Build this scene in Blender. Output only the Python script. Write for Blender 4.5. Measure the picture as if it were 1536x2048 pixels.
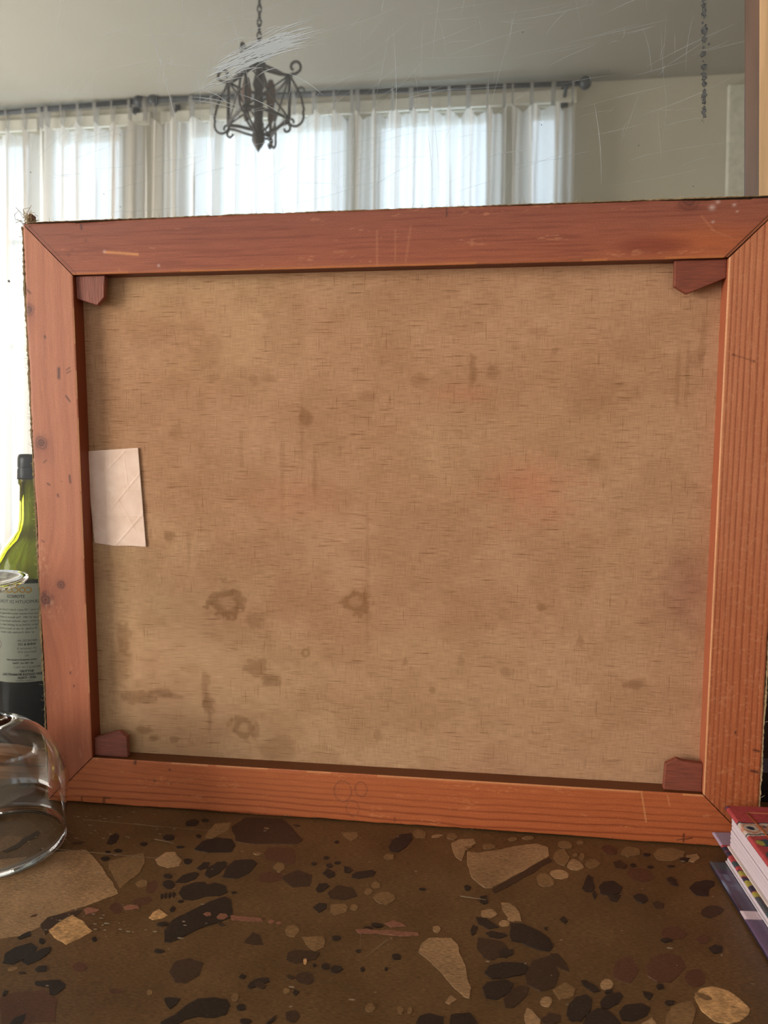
import bpy, bmesh, math, random
import numpy as np
from mathutils import Vector, Matrix

for o in list(bpy.data.objects): bpy.data.objects.remove(o)
S = bpy.context.scene; COL = S.collection; PI = math.pi

# ---------------------------------------------------------------- camera
cam_data = bpy.data.cameras.new('camera'); cam = bpy.data.objects.new('camera', cam_data); COL.objects.link(cam)
S.camera = cam
fwd = Vector((-0.13118949, 0.98321247, -0.12681703)); rgt = Vector((0.99123642, 0.13209347, -0.0012921)); upv = Vector((-0.01548129, 0.12587517, 0.99192529))
M = Matrix((rgt, upv, -fwd)).transposed().to_4x4(); M.translation = Vector((0.41505019, -0.65593928, 0.37275737))
cam.matrix_world = M
cam_data.sensor_fit = 'VERTICAL'; cam_data.sensor_height = 36.0; cam_data.lens = 36.0 * 1538.0 / 2048.0
cam_data.clip_start = 0.02; cam_data.clip_end = 200
cam_data.dof.use_dof = True; cam_data.dof.focus_distance = 0.70; cam_data.dof.aperture_fstop = 11.0

# ---------------------------------------------------------------- world, light, exposure
S.view_settings.view_transform = 'Standard'; S.view_settings.look = 'None'
S.view_settings.exposure = 0.25; S.view_settings.gamma = 1.0; S.view_settings.use_curve_mapping = False
try:
    S.cycles.caustics_reflective = True; S.cycles.caustics_refractive = True
    S.cycles.max_bounces = 12; S.cycles.transparent_max_bounces = 24; S.cycles.transmission_bounces = 12; S.cycles.sample_clamp_indirect = 6.0
except Exception: pass
SKY = 1.5
W = bpy.data.worlds.new('sky'); S.world = W; W.use_nodes = True
nt = W.node_tree; nt.nodes.clear()
tc = nt.nodes.new('ShaderNodeTexCoord'); sp = nt.nodes.new('ShaderNodeSeparateXYZ'); cr = nt.nodes.new('ShaderNodeValToRGB')
bg = nt.nodes.new('ShaderNodeBackground'); wo = nt.nodes.new('ShaderNodeOutputWorld')
nt.links.new(tc.outputs['Generated'], sp.inputs[0]); nt.links.new(sp.outputs['Z'], cr.inputs[0])
cr.color_ramp.elements[0].position = 0.0; cr.color_ramp.elements[0].color = (.50, .54, .46, 1)
cr.color_ramp.elements[1].position = 1.0; cr.color_ramp.elements[1].color = (.75, .88, 1.15, 1)
for p, c in ((.09, (.62, .67, .60, 1)), (.16, (.86, .96, 1.08, 1))):
    e = cr.color_ramp.elements.new(p); e.color = c
nt.links.new(cr.outputs[0], bg.inputs['Color']); bg.inputs['Strength'].default_value = SKY
nt.links.new(bg.outputs[0], wo.inputs[0])
def area(name, loc, rot, sx, sy, power, color):
    d = bpy.data.lights.new(name, 'AREA'); d.shape = 'RECTANGLE'; d.size = sx; d.size_y = sy; d.energy = power; d.color = color
    o = bpy.data.objects.new(name, d); COL.objects.link(o); o.location = loc; o.rotation_euler = rot
    return o
# daylight entering by an unseen left window added as key light and by the curtained windows behind the viewer
area('left_key_daylight', (-2.87, -2.1, .75), (0, -PI/2, 0), 2.0, 1.8, 130, (1.0, .90, .78))
area('rear_window_daylight', (-.95, -3.46, 1.1), (PI/2, 0, 0), 3.8, 2.6, 92, (.66, .83, 1.0))

# ---------------------------------------------------------------- helpers
rng = random.Random(11)
def lin(c): return tuple(((x/255.0)/12.92 if x/255.0 <= .04045 else ((x/255.0+.055)/1.055)**2.4) for x in c)
def linn(c):
    c = np.asarray(c, float)/255.0
    return np.where(c <= .04045, c/12.92, ((c+.055)/1.055)**2.4)
def link_mesh(name, me, m=None, parent=None):
    o = bpy.data.objects.new(name, me); COL.objects.link(o)
    if m is not None: me.materials.append(m)
    if parent is not None: o.parent = parent
    return o
def finish(name, bm, m=None, parent=None, smooth=False, recalc=True):
    if recalc: bmesh.ops.recalc_face_normals(bm, faces=bm.faces)
    me = bpy.data.meshes.new(name); bm.to_mesh(me); bm.free()
    if smooth:
        for p in me.polygons: p.use_smooth = True
    return link_mesh(name, me, m, parent)
def tag(o, label=None, cat=None, group=None, kind=None):
    if label: o['label'] = label
    if cat: o['category'] = cat
    if group: o['group'] = group
    if kind: o['kind'] = kind
    return o
def empty(name, loc, label, cat, group=None, rot=(0, 0, 0)):
    o = bpy.data.objects.new(name, None); COL.objects.link(o); o.location = loc; o.rotation_euler = rot; o.empty_display_size = .05
    return tag(o, label, cat, group)
def box(bm, x0, x1, y0, y1, z0, z1):
    v = [bm.verts.new(p) for p in ((x0,y0,z0),(x1,y0,z0),(x1,y1,z0),(x0,y1,z0),(x0,y0,z1),(x1,y0,z1),(x1,y1,z1),(x0,y1,z1))]
    for f in ((0,3,2,1),(4,5,6,7),(0,1,5,4),(1,2,6,5),(2,3,7,6),(3,0,4,7)): bm.faces.new([v[i] for i in f])
    return v
def boxobj(name, b, m, parent=None, bevel=0):
    bm = bmesh.new(); box(bm, *b)
    if bevel: bmesh.ops.bevel(bm, geom=list(bm.edges), offset=bevel, segments=2, affect='EDGES', profile=.5)
    return finish(name, bm, m, parent)
def prism(bm, pts, axis, a, b):
    """extrude a 2D outline along an axis (0=x 1=y 2=z)"""
    def P(p, t):
        return (t, p[0], p[1]) if axis == 0 else ((p[0], t, p[1]) if axis == 1 else (p[0], p[1], t))
    A = [bm.verts.new(P(p, a)) for p in pts]; B = [bm.verts.new(P(p, b)) for p in pts]
    bm.faces.new(A); bm.faces.new(B[::-1])
    n = len(pts)
    for i in range(n): bm.faces.new([A[i], B[i], B[(i+1) % n], A[(i+1) % n]])
def tube(bm, pts, r, n=8, closed=False):
    pts = [Vector(p) for p in pts]; R = r if hasattr(r, '__len__') else [r]*len(pts); rings = []
    N = len(pts); up = None
    for i, p in enumerate(pts):
        t = (pts[(i+1) % N]-pts[i-1]) if closed else (pts[min(i+1, N-1)]-pts[max(i-1, 0)])
        t.normalize()
        if up is None: up = Vector((0, 0, 1)) if abs(t.z) < .9 else Vector((1, 0, 0))
        s = t.cross(up); s.normalize(); up = s.cross(t); up.normalize()
        rings.append([bm.verts.new(p+(s*math.cos(2*PI*k/n)+up*math.sin(2*PI*k/n))*R[i]) for k in range(n)])
    for i in range(N if closed else N-1):
        a, b = rings[i], rings[(i+1) % N]
        for k in range(n): bm.faces.new([a[k], a[(k+1) % n], b[(k+1) % n], b[k]])
    if not closed: bm.faces.new(rings[0][::-1]); bm.faces.new(rings[-1])
def lathe(bm, prof, n=64, c=(0, 0)):
    rings = []
    for r, z in prof:
        if r < 1e-6: rings.append([bm.verts.new((c[0], c[1], z))])
        else: rings.append([bm.verts.new((c[0]+r*math.cos(2*PI*k/n), c[1]+r*math.sin(2*PI*k/n), z)) for k in range(n)])
    for a, b in zip(rings, rings[1:]):
        for k in range(n):
            k2 = (k+1) % n
            if len(a) == 1 and len(b) == 1: continue
            if len(a) == 1: bm.faces.new([a[0], b[k2], b[k]])
            elif len(b) == 1: bm.faces.new([a[k], a[k2], b[0]])
            else: bm.faces.new([a[k], a[k2], b[k2], b[k]])
# numpy value noise
def vn(x, y, seed=0):
    x = np.asarray(x, float); y = np.asarray(y, float)
    r = np.random.RandomState(seed).rand(256, 256)
    xi = np.floor(x).astype(int); yi = np.floor(y).astype(int); fx = x-xi; fy = y-yi
    fx = fx*fx*(3-2*fx); fy = fy*fy*(3-2*fy)
    a = r[xi & 255, yi & 255]; b = r[(xi+1) & 255, yi & 255]; c = r[xi & 255, (yi+1) & 255]; d = r[(xi+1) & 255, (yi+1) & 255]
    return (a*(1-fx)+b*fx)*(1-fy)+(c*(1-fx)+d*fx)*fy
def fbm(x, y, seed=0, o=4):
    s = 0; t = 0; a = 1.0
    for i in range(o): s = s+a*vn(x*2**i, y*2**i, seed+i*7); t += a; a *= .5
    return s/t
def mixc(a, b, t):
    t = np.clip(t, 0, 1)[..., None]; return a*(1-t)+b*t
def grid_mesh(name, P, Cc=None):
    """P (nu,nv,3) points, Cc (nu,nv,3) linear colours -> mesh"""
    nu, nv = P.shape[:2]
    idx = np.arange(nu*nv).reshape(nu, nv)
    f = np.stack([idx[:-1, :-1], idx[1:, :-1], idx[1:, 1:], idx[:-1, 1:]], -1).reshape(-1, 4)
    me = bpy.data.meshes.new(name)
    me.vertices.add(nu*nv); me.vertices.foreach_set('co', P.reshape(-1).astype(np.float32))
    me.loops.add(f.size); me.loops.foreach_set('vertex_index', f.reshape(-1).astype(np.int32))
    me.polygons.add(len(f)); me.polygons.foreach_set('loop_start', (np.arange(len(f))*4).astype(np.int32))
    me.polygons.foreach_set('loop_total', np.full(len(f), 4, np.int32))
    me.update(calc_edges=True)
    if Cc is not None: set_col(me, Cc.reshape(-1, 3))
    return me
def set_col(me, c):
    a = me.color_attributes.new('Col', 'FLOAT_COLOR', 'POINT')
    d = np.ones((len(me.vertices), 4), np.float32); d[:len(c), :3] = c
    if len(c) < len(d): d[len(c):, :3] = c.reshape(-1, 3).mean(0)
    a.data.foreach_set('color', d.reshape(-1))

class NT:
    def __init__(s, name):
        s.m = bpy.data.materials.new(name); s.m.use_nodes = True; s.t = s.m.node_tree; s.t.nodes.clear()
        s.out = s.n('ShaderNodeOutputMaterial'); s.b = s.n('ShaderNodeBsdfPrincipled'); s.l(s.b.outputs[0], s.out.inputs[0])
    def n(s, k, **kw):
        x = s.t.nodes.new(k)
        for a, b in kw.items(): setattr(x, a, b)
        return x
    def l(s, a, b): s.t.links.new(a, b)
    def v(s, sock, val):
        if hasattr(val, 'is_output'): s.l(val, sock)
        else: sock.default_value = val
    def math(s, op, a, b=0.0):
        x = s.n('ShaderNodeMath', operation=op); s.v(x.inputs[0], a); s.v(x.inputs[1], b); return x.outputs[0]
    def mix(s, f, a, b, t='MIX'):
        x = s.n('ShaderNodeMix', data_type='RGBA', blend_type=t); s.v(x.inputs[0], f); s.v(x.inputs[6], a if hasattr(a, 'is_output') else (*a[:3], 1)); s.v(x.inputs[7], b if hasattr(b, 'is_output') else (*b[:3], 1)); return x.outputs[2]
    def coord(s, scale=(1, 1, 1), kind='Object'):
        t = s.n('ShaderNodeTexCoord'); m = s.n('ShaderNodeMapping'); s.l(t.outputs[kind], m.inputs[0]); m.inputs['Scale'].default_value = scale; return m.outputs[0]
    def noise(s, co, scale=5, detail=3, rough=.5):
        x = s.n('ShaderNodeTexNoise'); s.l(co, x.inputs[0]); x.inputs['Scale'].default_value = scale; x.inputs['Detail'].default_value = detail; x.inputs['Roughness'].default_value = rough; return x.outputs[0]
    def ramp(s, f, *st):
        x = s.n('ShaderNodeValToRGB'); s.l(f, x.inputs[0]); e = x.color_ramp.elements
        e[0].position, e[1].position = st[0][0], st[-1][0]
        e[0].color = (*st[0][1][:3], 1); e[1].color = (*st[-1][1][:3], 1)
        for p, c in st[1:-1]: q = e.new(p); q.color = (*c[:3], 1)
        return x.outputs[0]
    def bump(s, h, strength=.3, dist=.001):
        x = s.n('ShaderNodeBump'); s.l(h, x.inputs['Height']); x.inputs['Strength'].default_value = strength; x.inputs['Distance'].default_value = dist; s.l(x.outputs[0], s.b.inputs['Normal'])
    def set(s, **kw):
        for k, val in kw.items(): s.v(s.b.inputs[k.replace('_', ' ')], val if (hasattr(val, 'is_output') or not isinstance(val, tuple) or len(val) != 3) else (*val, 1))
        return s
def mat_plain(name, c, rough=.6, metal=0.0, var=.12, scale=30, stretch=(1, 1, 1), bump=0, **kw):
    m = NT(name); co = m.coord(stretch); n = m.noise(co, scale, 4)
    c = lin(c); d = tuple(x*(1-var) for x in c); e = tuple(min(1, x*(1+var)) for x in c)
    m.set(Base_Color=m.ramp(n, (.3, d), (.7, e)), Roughness=rough, Metallic=metal, **kw)
    if bump: m.bump(n, bump, .001)
    return m.m
def mat_attr(name, rough=.5, streak=(30, 1500, 1500), amt=.25, coat=0, bump=.15, spec=.4):
    m = NT(name); a = m.n('ShaderNodeVertexColor'); a.layer_name = 'Col'
    n = m.noise(m.coord(streak), 1.0, 3, .6); n2 = m.noise(m.coord((1, 1, 1)), 900, 2)
    k = m.ramp(n, (.3, (1-amt,)*3), (.7, (1+amt*.35,)*3))
    k2 = m.ramp(n2, (.35, (.90,)*3), (.65, (1.06,)*3))
    m.set(Base_Color=m.mix(1.0, m.mix(1.0, a.outputs[0], k, 'MULTIPLY'), k2, 'MULTIPLY'), Roughness=rough, Specular_IOR_Level=spec, Coat_Weight=coat, Coat_Roughness=.3)
    if bump: m.bump(n, bump, .0006)
    return m.m
# ---------------------------------------------------------------- measured data (stone chips in mm on the table; linen stains in m)
CHIPS = [('t', [5.3,-99.4,33.5,-90.1,56.8,-79.5,77.6,-73.7,89.3,-82.8,109.4,-101.9,123.8,-115.5,134.7,-128.7,124.7,-139.5,109.3,-152.1,97.3,-162.5,96.3,-174.0,87.5,-184.8,69.4,-192.5]),
('o', [105.6,-88.1,119.4,-77.7,129.4,-72.6,136.6,-85.8,138.7,-99.8,135.2,-110.6,132.7,-122.6,123.2,-112.2,110.8,-98.2]),
('t', [143.3,-81.3,147.1,-69.5,155.3,-67.7,165.9,-78.3,166.7,-87.3,158.5,-90.9,149.8,-88.5]),
('l', [104.1,-176.3,106.9,-167.0,112.4,-157.6,124.5,-163.3,136.5,-172.9,132.8,-180.2,125.4,-189.0,112.3,-182.8]),
('o', [-14.2,-71.0,-1.6,-61.2,11.9,-63.5,14.9,-79.1,-0.6,-90.8]),
('k', [7.7,-85.9,12.5,-75.5,14.1,-63.2,18.5,-51.0,23.1,-53.8,25.1,-61.8,19.8,-68.6,18.2,-80.7,12.1,-87.2]),
('d', [189.6,-21.3,197.3,-4.9,232.5,-2.5,245.5,-16.2,260.4,-35.0,256.7,-42.7,219.9,-47.6,201.0,-44.9]),
('k', [170.1,-62.7,172.6,-48.6,183.6,-41.0,197.9,-42.4,204.1,-52.4,203.4,-62.2,183.5,-65.5]),
('o', [171.1,-32.3,173.4,-19.1,187.4,-15.1,189.4,-27.8,179.9,-43.6,172.6,-42.5]),
('k', [90.5,-63.3,88.0,-51.5,91.0,-45.7,96.4,-50.4,98.3,-60.3,95.8,-64.6]),
('k', [192.4,-96.3,191.3,-86.6,196.6,-77.2,203.7,-75.9,206.5,-82.1,202.7,-94.2,197.4,-100.1]),
('k', [207.7,-97.7,206.5,-83.9,210.4,-73.2,224.6,-69.9,230.6,-75.3,228.1,-88.1,220.7,-97.7]),
('k', [182.5,-88.8,185.4,-79.4,190.2,-78.8,191.7,-86.5,186.5,-90.8]),
('k', [172.6,-109.1,174.9,-99.3,183.2,-93.3,187.5,-95.2,187.6,-102.0,180.8,-108.7]),
('k', [173.9,-112.2,174.1,-115.3,172.9,-117.8,169.8,-117.9,166.7,-116.3,164.1,-113.5,162.9,-109.8,164.9,-107.2,168.4,-106.8,171.7,-109.2]),
('k', [180.6,-121.8,180.5,-113.0,188.5,-107.0,196.2,-105.3,199.6,-108.8,204.4,-104.9,215.0,-108.5,219.1,-116.1,214.4,-121.4,203.2,-123.9,195.2,-129.3,187.0,-129.1]),
('k', [192.8,-177.6,187.9,-166.1,189.1,-153.3,198.2,-141.9,208.9,-128.4,218.3,-120.9,224.7,-124.8,232.4,-144.8,225.1,-151.5,213.0,-160.1,204.0,-170.8,197.4,-177.5]),
('m', [149.4,-137.8,151.6,-131.9,160.7,-129.4,164.6,-132.7,162.8,-138.5,156.2,-141.5]),
('m', [153.0,-121.5,151.7,-111.8,156.0,-107.2,161.0,-113.9,161.5,-124.3,157.0,-125.8]),
('p', [145.6,-143.8,149.8,-140.8,155.8,-140.6,158.9,-143.8,153.5,-146.3,148.8,-146.9]),
('o', [141.5,-114.8,143.9,-108.8,150.0,-110.4,151.9,-116.8,146.7,-119.1]),
('m', [146.2,-145.8,146.9,-149.7,145.7,-152.0,143.0,-152.3,139.8,-150.5,136.2,-147.1,135.1,-142.6,136.4,-139.6,139.6,-139.2,143.2,-142.3]),
('p', [117.7,-151.0,119.0,-147.9,129.7,-148.9,128.6,-152.6,122.6,-156.3]),
('l', [170.7,-153.5,171.1,-147.0,173.8,-142.8,183.8,-149.1,181.1,-152.7,174.4,-155.3]),
('k', [171.0,-127.8,171.5,-130.6,170.6,-131.3,169.0,-129.2,167.9,-125.8,168.5,-124.5,169.6,-124.8]),
('k', [173.7,-126.9,174.1,-129.6,173.1,-129.9,171.7,-128.1,170.9,-125.2,170.9,-122.8,172.3,-123.7]),
('k', [176.7,-125.8,177.0,-128.4,176.3,-129.5,174.7,-127.1,173.6,-123.8,173.9,-121.8,175.4,-122.9]),
('k', [179.4,-124.9,179.8,-127.7,178.9,-128.1,177.5,-126.0,176.6,-123.1,176.6,-120.9,178.1,-122.3]),
('k', [182.2,-142.6,182.7,-138.0,185.8,-139.7,186.4,-144.4,184.3,-145.2]),
('m', [231.6,-60.4,232.1,-50.7,253.5,-47.9,260.0,-60.4,261.9,-72.3,248.6,-70.4,235.7,-69.2]),
('o', [244.5,-78.9,246.7,-71.4,252.3,-72.5,255.2,-79.3,251.5,-85.0]),
('m', [237.2,-97.2,237.5,-87.6,246.1,-84.7,255.0,-86.3,256.8,-94.7,249.2,-99.3,240.0,-99.6]),
('k', [287.4,-82.1,290.0,-74.7,297.2,-79.1,298.2,-84.1,293.8,-87.8]),
('k', [293.4,-70.0,293.6,-71.9,292.2,-73.0,290.5,-73.5,288.9,-72.5,288.0,-70.7,287.7,-68.6,289.4,-67.7,291.1,-67.3,292.6,-68.3]),
('k', [288.4,-59.3,288.0,-60.8,287.0,-61.9,285.5,-62.3,284.2,-61.3,283.3,-60.0,283.2,-58.3,284.7,-57.6,286.1,-57.4,287.4,-58.0]),
('k', [279.7,-69.3,279.5,-70.8,278.4,-71.7,277.1,-71.9,275.9,-71.1,275.0,-69.9,275.4,-68.5,276.0,-67.2,277.5,-66.9,279.0,-67.7]),
('k', [299.3,-65.2,299.2,-66.7,297.7,-67.3,296.3,-67.6,294.7,-67.3,294.0,-65.9,294.4,-64.6,295.4,-63.4,297.0,-63.4,298.6,-63.9]),
('k', [302.9,-69.5,307.0,-70.0,311.2,-73.7,308.6,-78.9,304.9,-78.0]),
('k', [311.0,-80.7,315.4,-76.0,327.1,-71.6,330.3,-74.7,326.5,-81.4,314.9,-85.3]),
('k', [286.5,-104.0,287.3,-95.7,293.1,-94.3,296.5,-97.8,292.5,-105.8,288.7,-106.9]),
('k', [289.0,-125.5,292.6,-119.9,299.0,-119.7,299.7,-125.6,295.1,-131.3]),
('o', [301.6,-120.8,312.7,-117.9,315.8,-122.0,315.5,-128.0,307.8,-132.5,303.4,-129.6]),
('o', [331.3,-100.7,331.0,-102.6,329.9,-104.2,328.2,-104.1,326.5,-103.3,325.3,-101.5,326.0,-99.4,327.3,-98.3,328.9,-98.0,330.4,-98.9]),
('o', [323.2,-121.3,322.9,-123.6,322.0,-125.0,320.7,-125.0,319.1,-124.5,318.5,-122.0,318.7,-119.8,319.5,-118.5,320.8,-118.3,322.1,-119.4]),
('o', [290.9,-18.7,305.4,-16.8,307.1,-24.0,302.3,-31.6,295.6,-25.5]),
('k', [292.0,-34.5,291.7,-35.8,290.9,-36.7,289.8,-37.1,288.8,-36.3,287.8,-35.1,288.3,-33.7,288.9,-32.6,290.2,-32.3,291.3,-33.2]),
('p', [209.3,-144.3,210.9,-141.8,214.3,-141.9,216.1,-145.2,212.7,-146.5]),
('p', [220.4,-146.4,221.7,-141.8,226.5,-141.8,229.1,-144.6,226.9,-148.4,222.5,-148.4]),
('p', [229.9,-143.1,237.6,-142.9,254.0,-143.1,256.3,-146.2,244.8,-147.5,232.5,-147.9]),
('p', [265.0,-145.7,264.6,-146.9,263.6,-147.6,262.3,-147.9,261.2,-147.2,260.3,-146.3,260.5,-145.2,261.2,-144.1,262.7,-143.9,264.0,-144.6]),
('p', [270.0,-146.4,270.0,-147.2,269.2,-147.8,268.2,-147.9,267.2,-147.6,266.4,-146.9,266.8,-146.1,267.6,-145.6,268.6,-145.1,269.7,-145.6]),
('o', [285.6,-152.7,284.9,-156.7,283.5,-160.1,280.2,-160.2,277.0,-158.2,275.0,-154.1,275.2,-150.0,277.3,-147.9,280.0,-147.4,283.4,-148.6]),
('o', [288.4,-159.2,303.4,-156.4,306.0,-160.0,306.7,-167.8,301.6,-173.1,296.2,-169.2]),
('d', [249.2,-170.1,252.1,-158.5,258.4,-160.9,264.1,-170.8,256.2,-171.8]),
('k', [317.1,-156.7,316.8,-158.5,315.0,-159.4,313.1,-159.9,311.1,-159.2,310.3,-157.6,310.5,-155.9,312.1,-154.8,314.1,-154.5,316.0,-155.2]),
('k', [337.8,-143.4,337.8,-144.7,336.1,-145.7,334.1,-145.5,332.0,-145.4,331.1,-144.3,331.8,-143.0,333.6,-142.3,335.5,-141.6,336.9,-142.5]),
('k', [92.3,-212.3,87.9,-202.9,91.0,-196.2,99.6,-190.3,106.7,-194.1,108.6,-200.2,103.7,-207.1,99.8,-212.5]),
('k', [104.0,-209.0,104.9,-203.2,110.9,-194.8,116.1,-192.4,118.3,-197.7,115.6,-205.5,110.2,-211.6]),
('k', [86.9,-187.5,88.1,-182.8,91.8,-178.8,95.5,-183.7,92.7,-185.4,89.8,-188.5]),
('k', [117.4,-215.0,118.2,-211.3,124.0,-210.3,126.5,-215.0,120.8,-216.9]),
('k', [123.8,-225.3,125.4,-224.4,138.8,-221.5,145.0,-224.1,146.8,-227.7,144.2,-234.6,140.2,-234.3,136.2,-229.1,125.7,-227.8]),
('k', [109.3,-237.7,109.1,-234.8,111.5,-235.2,112.4,-238.4,111.0,-240.3]),
('k', [129.0,-261.0,129.5,-255.4,134.2,-250.9,136.4,-257.1,136.5,-261.0]),
('k', [108.7,-187.6,109.3,-189.6,108.5,-190.5,107.4,-190.7,105.7,-190.0,104.2,-188.2,103.3,-186.1,103.5,-184.6,105.2,-185.0,106.8,-186.1]),
('k', [44.9,-79.9,44.6,-81.5,44.4,-83.1,42.3,-82.8,40.1,-82.4,38.4,-80.7,37.8,-78.8,39.0,-77.7,40.8,-77.2,42.9,-78.5]),
('k', [104.6,-84.5,104.5,-86.4,103.6,-88.1,101.0,-88.4,98.6,-87.3,96.8,-85.5,97.1,-83.8,98.2,-82.5,100.2,-81.8,102.7,-82.8]),
('k', [109.8,-72.1,109.6,-73.8,108.1,-74.7,106.2,-75.1,103.9,-74.6,102.6,-73.1,103.0,-71.6,103.6,-70.1,105.9,-69.9,107.9,-71.0]),
('k', [100.8,-74.8,100.7,-75.7,99.9,-76.5,98.2,-76.6,96.7,-76.2,95.7,-75.5,95.4,-74.5,96.9,-74.0,98.3,-73.9,99.9,-74.0]),
('k', [175.2,-79.3,175.2,-81.9,174.0,-83.6,171.9,-84.3,169.3,-82.8,168.2,-80.2,167.1,-77.5,168.9,-76.3,170.9,-75.9,173.4,-76.7]),
('k', [160.5,-59.7,160.5,-60.9,158.4,-61.6,156.2,-62.3,154.2,-61.5,153.2,-60.6,153.1,-59.5,154.8,-58.6,157.2,-58.2,159.7,-58.5]),
('k', [126.9,-59.4,126.4,-61.0,125.6,-62.4,123.7,-62.8,121.6,-61.9,120.0,-60.3,120.0,-58.4,121.4,-57.4,123.1,-57.0,125.4,-57.5]),
('k', [146.0,-46.0,146.6,-48.7,144.5,-50.9,140.7,-51.1,137.2,-49.9,135.0,-47.4,135.4,-44.8,136.9,-42.4,140.7,-42.4,144.5,-43.2]),
('k', [168.8,-41.3,169.3,-43.1,168.4,-44.3,166.8,-44.4,165.2,-43.5,164.3,-41.9,163.7,-40.2,164.8,-39.2,166.2,-38.8,167.7,-39.9]),
('k', [157.9,-18.2,158.3,-21.7,157.2,-25.5,153.1,-26.2,148.8,-26.6,146.5,-23.1,145.7,-19.3,148.1,-16.1,151.7,-14.0,155.4,-15.6]),
('k', [165.8,-14.4,166.1,-16.1,164.1,-16.9,162.0,-17.5,159.9,-16.6,158.7,-15.3,159.1,-13.9,160.4,-12.9,162.5,-12.0,164.8,-12.8]),
('k', [167.2,-101.6,167.3,-103.6,165.9,-105.1,163.4,-104.8,161.1,-104.3,159.7,-102.6,159.6,-100.8,160.7,-99.2,163.2,-99.0,165.8,-99.8]),
('k', [144.2,-180.8,144.8,-182.2,144.2,-183.2,143.0,-183.4,141.5,-182.6,140.3,-181.3,140.2,-180.0,140.5,-178.7,141.9,-178.9,143.3,-179.5]),
('k', [197.2,-186.3,196.9,-187.7,195.2,-188.6,193.2,-188.8,191.2,-188.4,189.8,-187.3,189.5,-185.8,191.2,-184.7,193.5,-184.7,195.5,-185.2]),
('m', [151.8,-208.1,151.6,-210.7,150.2,-212.7,147.1,-212.6,144.0,-211.7,141.3,-209.4,140.5,-206.6,142.3,-204.6,145.6,-204.4,149.3,-205.2]),
('d', [113.8,-218.3,113.5,-219.1,112.5,-219.6,111.0,-220.1,109.2,-219.8,108.1,-219.0,108.3,-218.1,109.5,-217.6,111.1,-217.4,112.6,-217.7]),
('o', [104.7,-214.4,105.5,-215.6,104.6,-217.2,102.7,-218.3,100.9,-218.2,99.5,-217.6,99.2,-216.4,99.6,-214.9,101.6,-214.1,103.6,-213.5]),
('d', [208.4,-205.4,208.3,-194.6,217.3,-190.2,228.3,-193.2,230.1,-204.8,223.2,-213.8,216.3,-213.6]),
('d', [282.7,-176.1,287.3,-172.9,305.2,-173.1,304.2,-180.7,290.6,-186.2,283.7,-183.4]),
('d', [254.3,-91.6,265.9,-79.7,279.7,-84.8,281.1,-99.8,267.7,-103.2]),
('d', [296.5,-105.9,302.5,-95.4,314.9,-97.0,320.7,-107.5,312.0,-114.0,300.0,-113.3]),
('k', [264.8,-211.7,265.4,-207.1,269.3,-203.2,276.6,-201.5,278.1,-205.0,272.7,-208.9,267.2,-212.9]),
('k', [256.6,-203.7,257.7,-200.1,261.2,-201.9,260.5,-205.0]),
('k', [295.6,-212.5,296.4,-209.3,299.9,-211.1,298.1,-214.8]),
('k', [214.8,-228.1,217.5,-226.7,225.4,-226.7,224.8,-232.1,222.4,-236.2,218.7,-233.3]),
('k', [220.5,-247.0,227.3,-240.1,230.7,-232.4,236.3,-225.3,247.1,-222.8,255.6,-223.4,259.0,-227.6,259.1,-235.9,251.5,-239.5,241.9,-239.8,235.1,-243.1,230.9,-248.6,222.1,-250.7]),
('k', [269.3,-228.6,269.9,-230.3,268.2,-231.1,266.4,-231.8,264.4,-230.9,263.2,-229.4,263.4,-227.7,264.5,-226.3,266.7,-226.1,268.7,-227.0]),
('k', [276.5,-238.8,276.3,-240.2,274.6,-241.3,272.1,-241.5,269.9,-241.0,269.1,-239.8,268.8,-238.4,270.8,-237.5,273.1,-237.4,275.1,-237.8]),
('k', [324.0,-187.1,323.0,-189.2,321.4,-190.7,319.0,-191.3,316.5,-190.4,315.7,-188.2,316.0,-186.1,317.7,-184.6,320.1,-184.6,322.7,-184.9]),
('k', [314.7,-185.9,315.2,-187.9,313.4,-188.8,311.7,-189.0,309.8,-188.5,308.8,-186.7,309.4,-184.9,310.5,-183.4,312.4,-183.2,314.2,-184.0]),
('k', [338.4,-185.4,338.6,-186.6,338.0,-187.5,337.1,-187.5,336.2,-186.9,335.7,-185.8,336.0,-184.6,336.5,-183.7,337.4,-183.6,338.1,-184.3]),
('d', [306.5,-197.6,306.9,-201.1,304.4,-204.1,300.2,-203.8,296.4,-202.5,293.9,-199.2,294.8,-195.5,297.9,-193.6,301.5,-192.3,304.9,-194.5]),
('o', [293.6,-211.2,293.4,-212.6,292.3,-213.4,291.0,-213.9,289.6,-213.1,289.0,-211.8,288.8,-210.4,289.8,-209.4,291.3,-209.2,292.8,-209.9]),
('o', [350.6,-218.1,350.3,-220.4,348.9,-221.9,346.9,-222.1,344.9,-221.3,344.3,-218.9,344.8,-216.9,345.7,-214.9,347.8,-214.8,349.6,-216.0]),
('m', [185.1,-225.5,184.5,-226.8,183.0,-227.7,180.7,-227.9,178.1,-227.8,176.5,-226.6,176.8,-225.2,178.9,-224.4,181.2,-223.7,183.8,-224.3]),
('k', [285.9,-239.4,287.0,-236.2,290.2,-232.2,290.5,-236.2,287.7,-240.1]),
('d', [305.4,-230.8,304.5,-233.5,303.3,-236.2,300.1,-236.4,297.1,-234.9,296.1,-232.0,295.4,-228.9,298.0,-227.5,300.8,-226.6,303.4,-228.3]),
('l', [298.0,-183.0,298.4,-184.9,298.0,-186.0,297.2,-186.1,296.3,-184.9,295.7,-183.3,295.5,-181.6,296.0,-180.8,296.6,-180.4,297.5,-181.1]),
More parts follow.
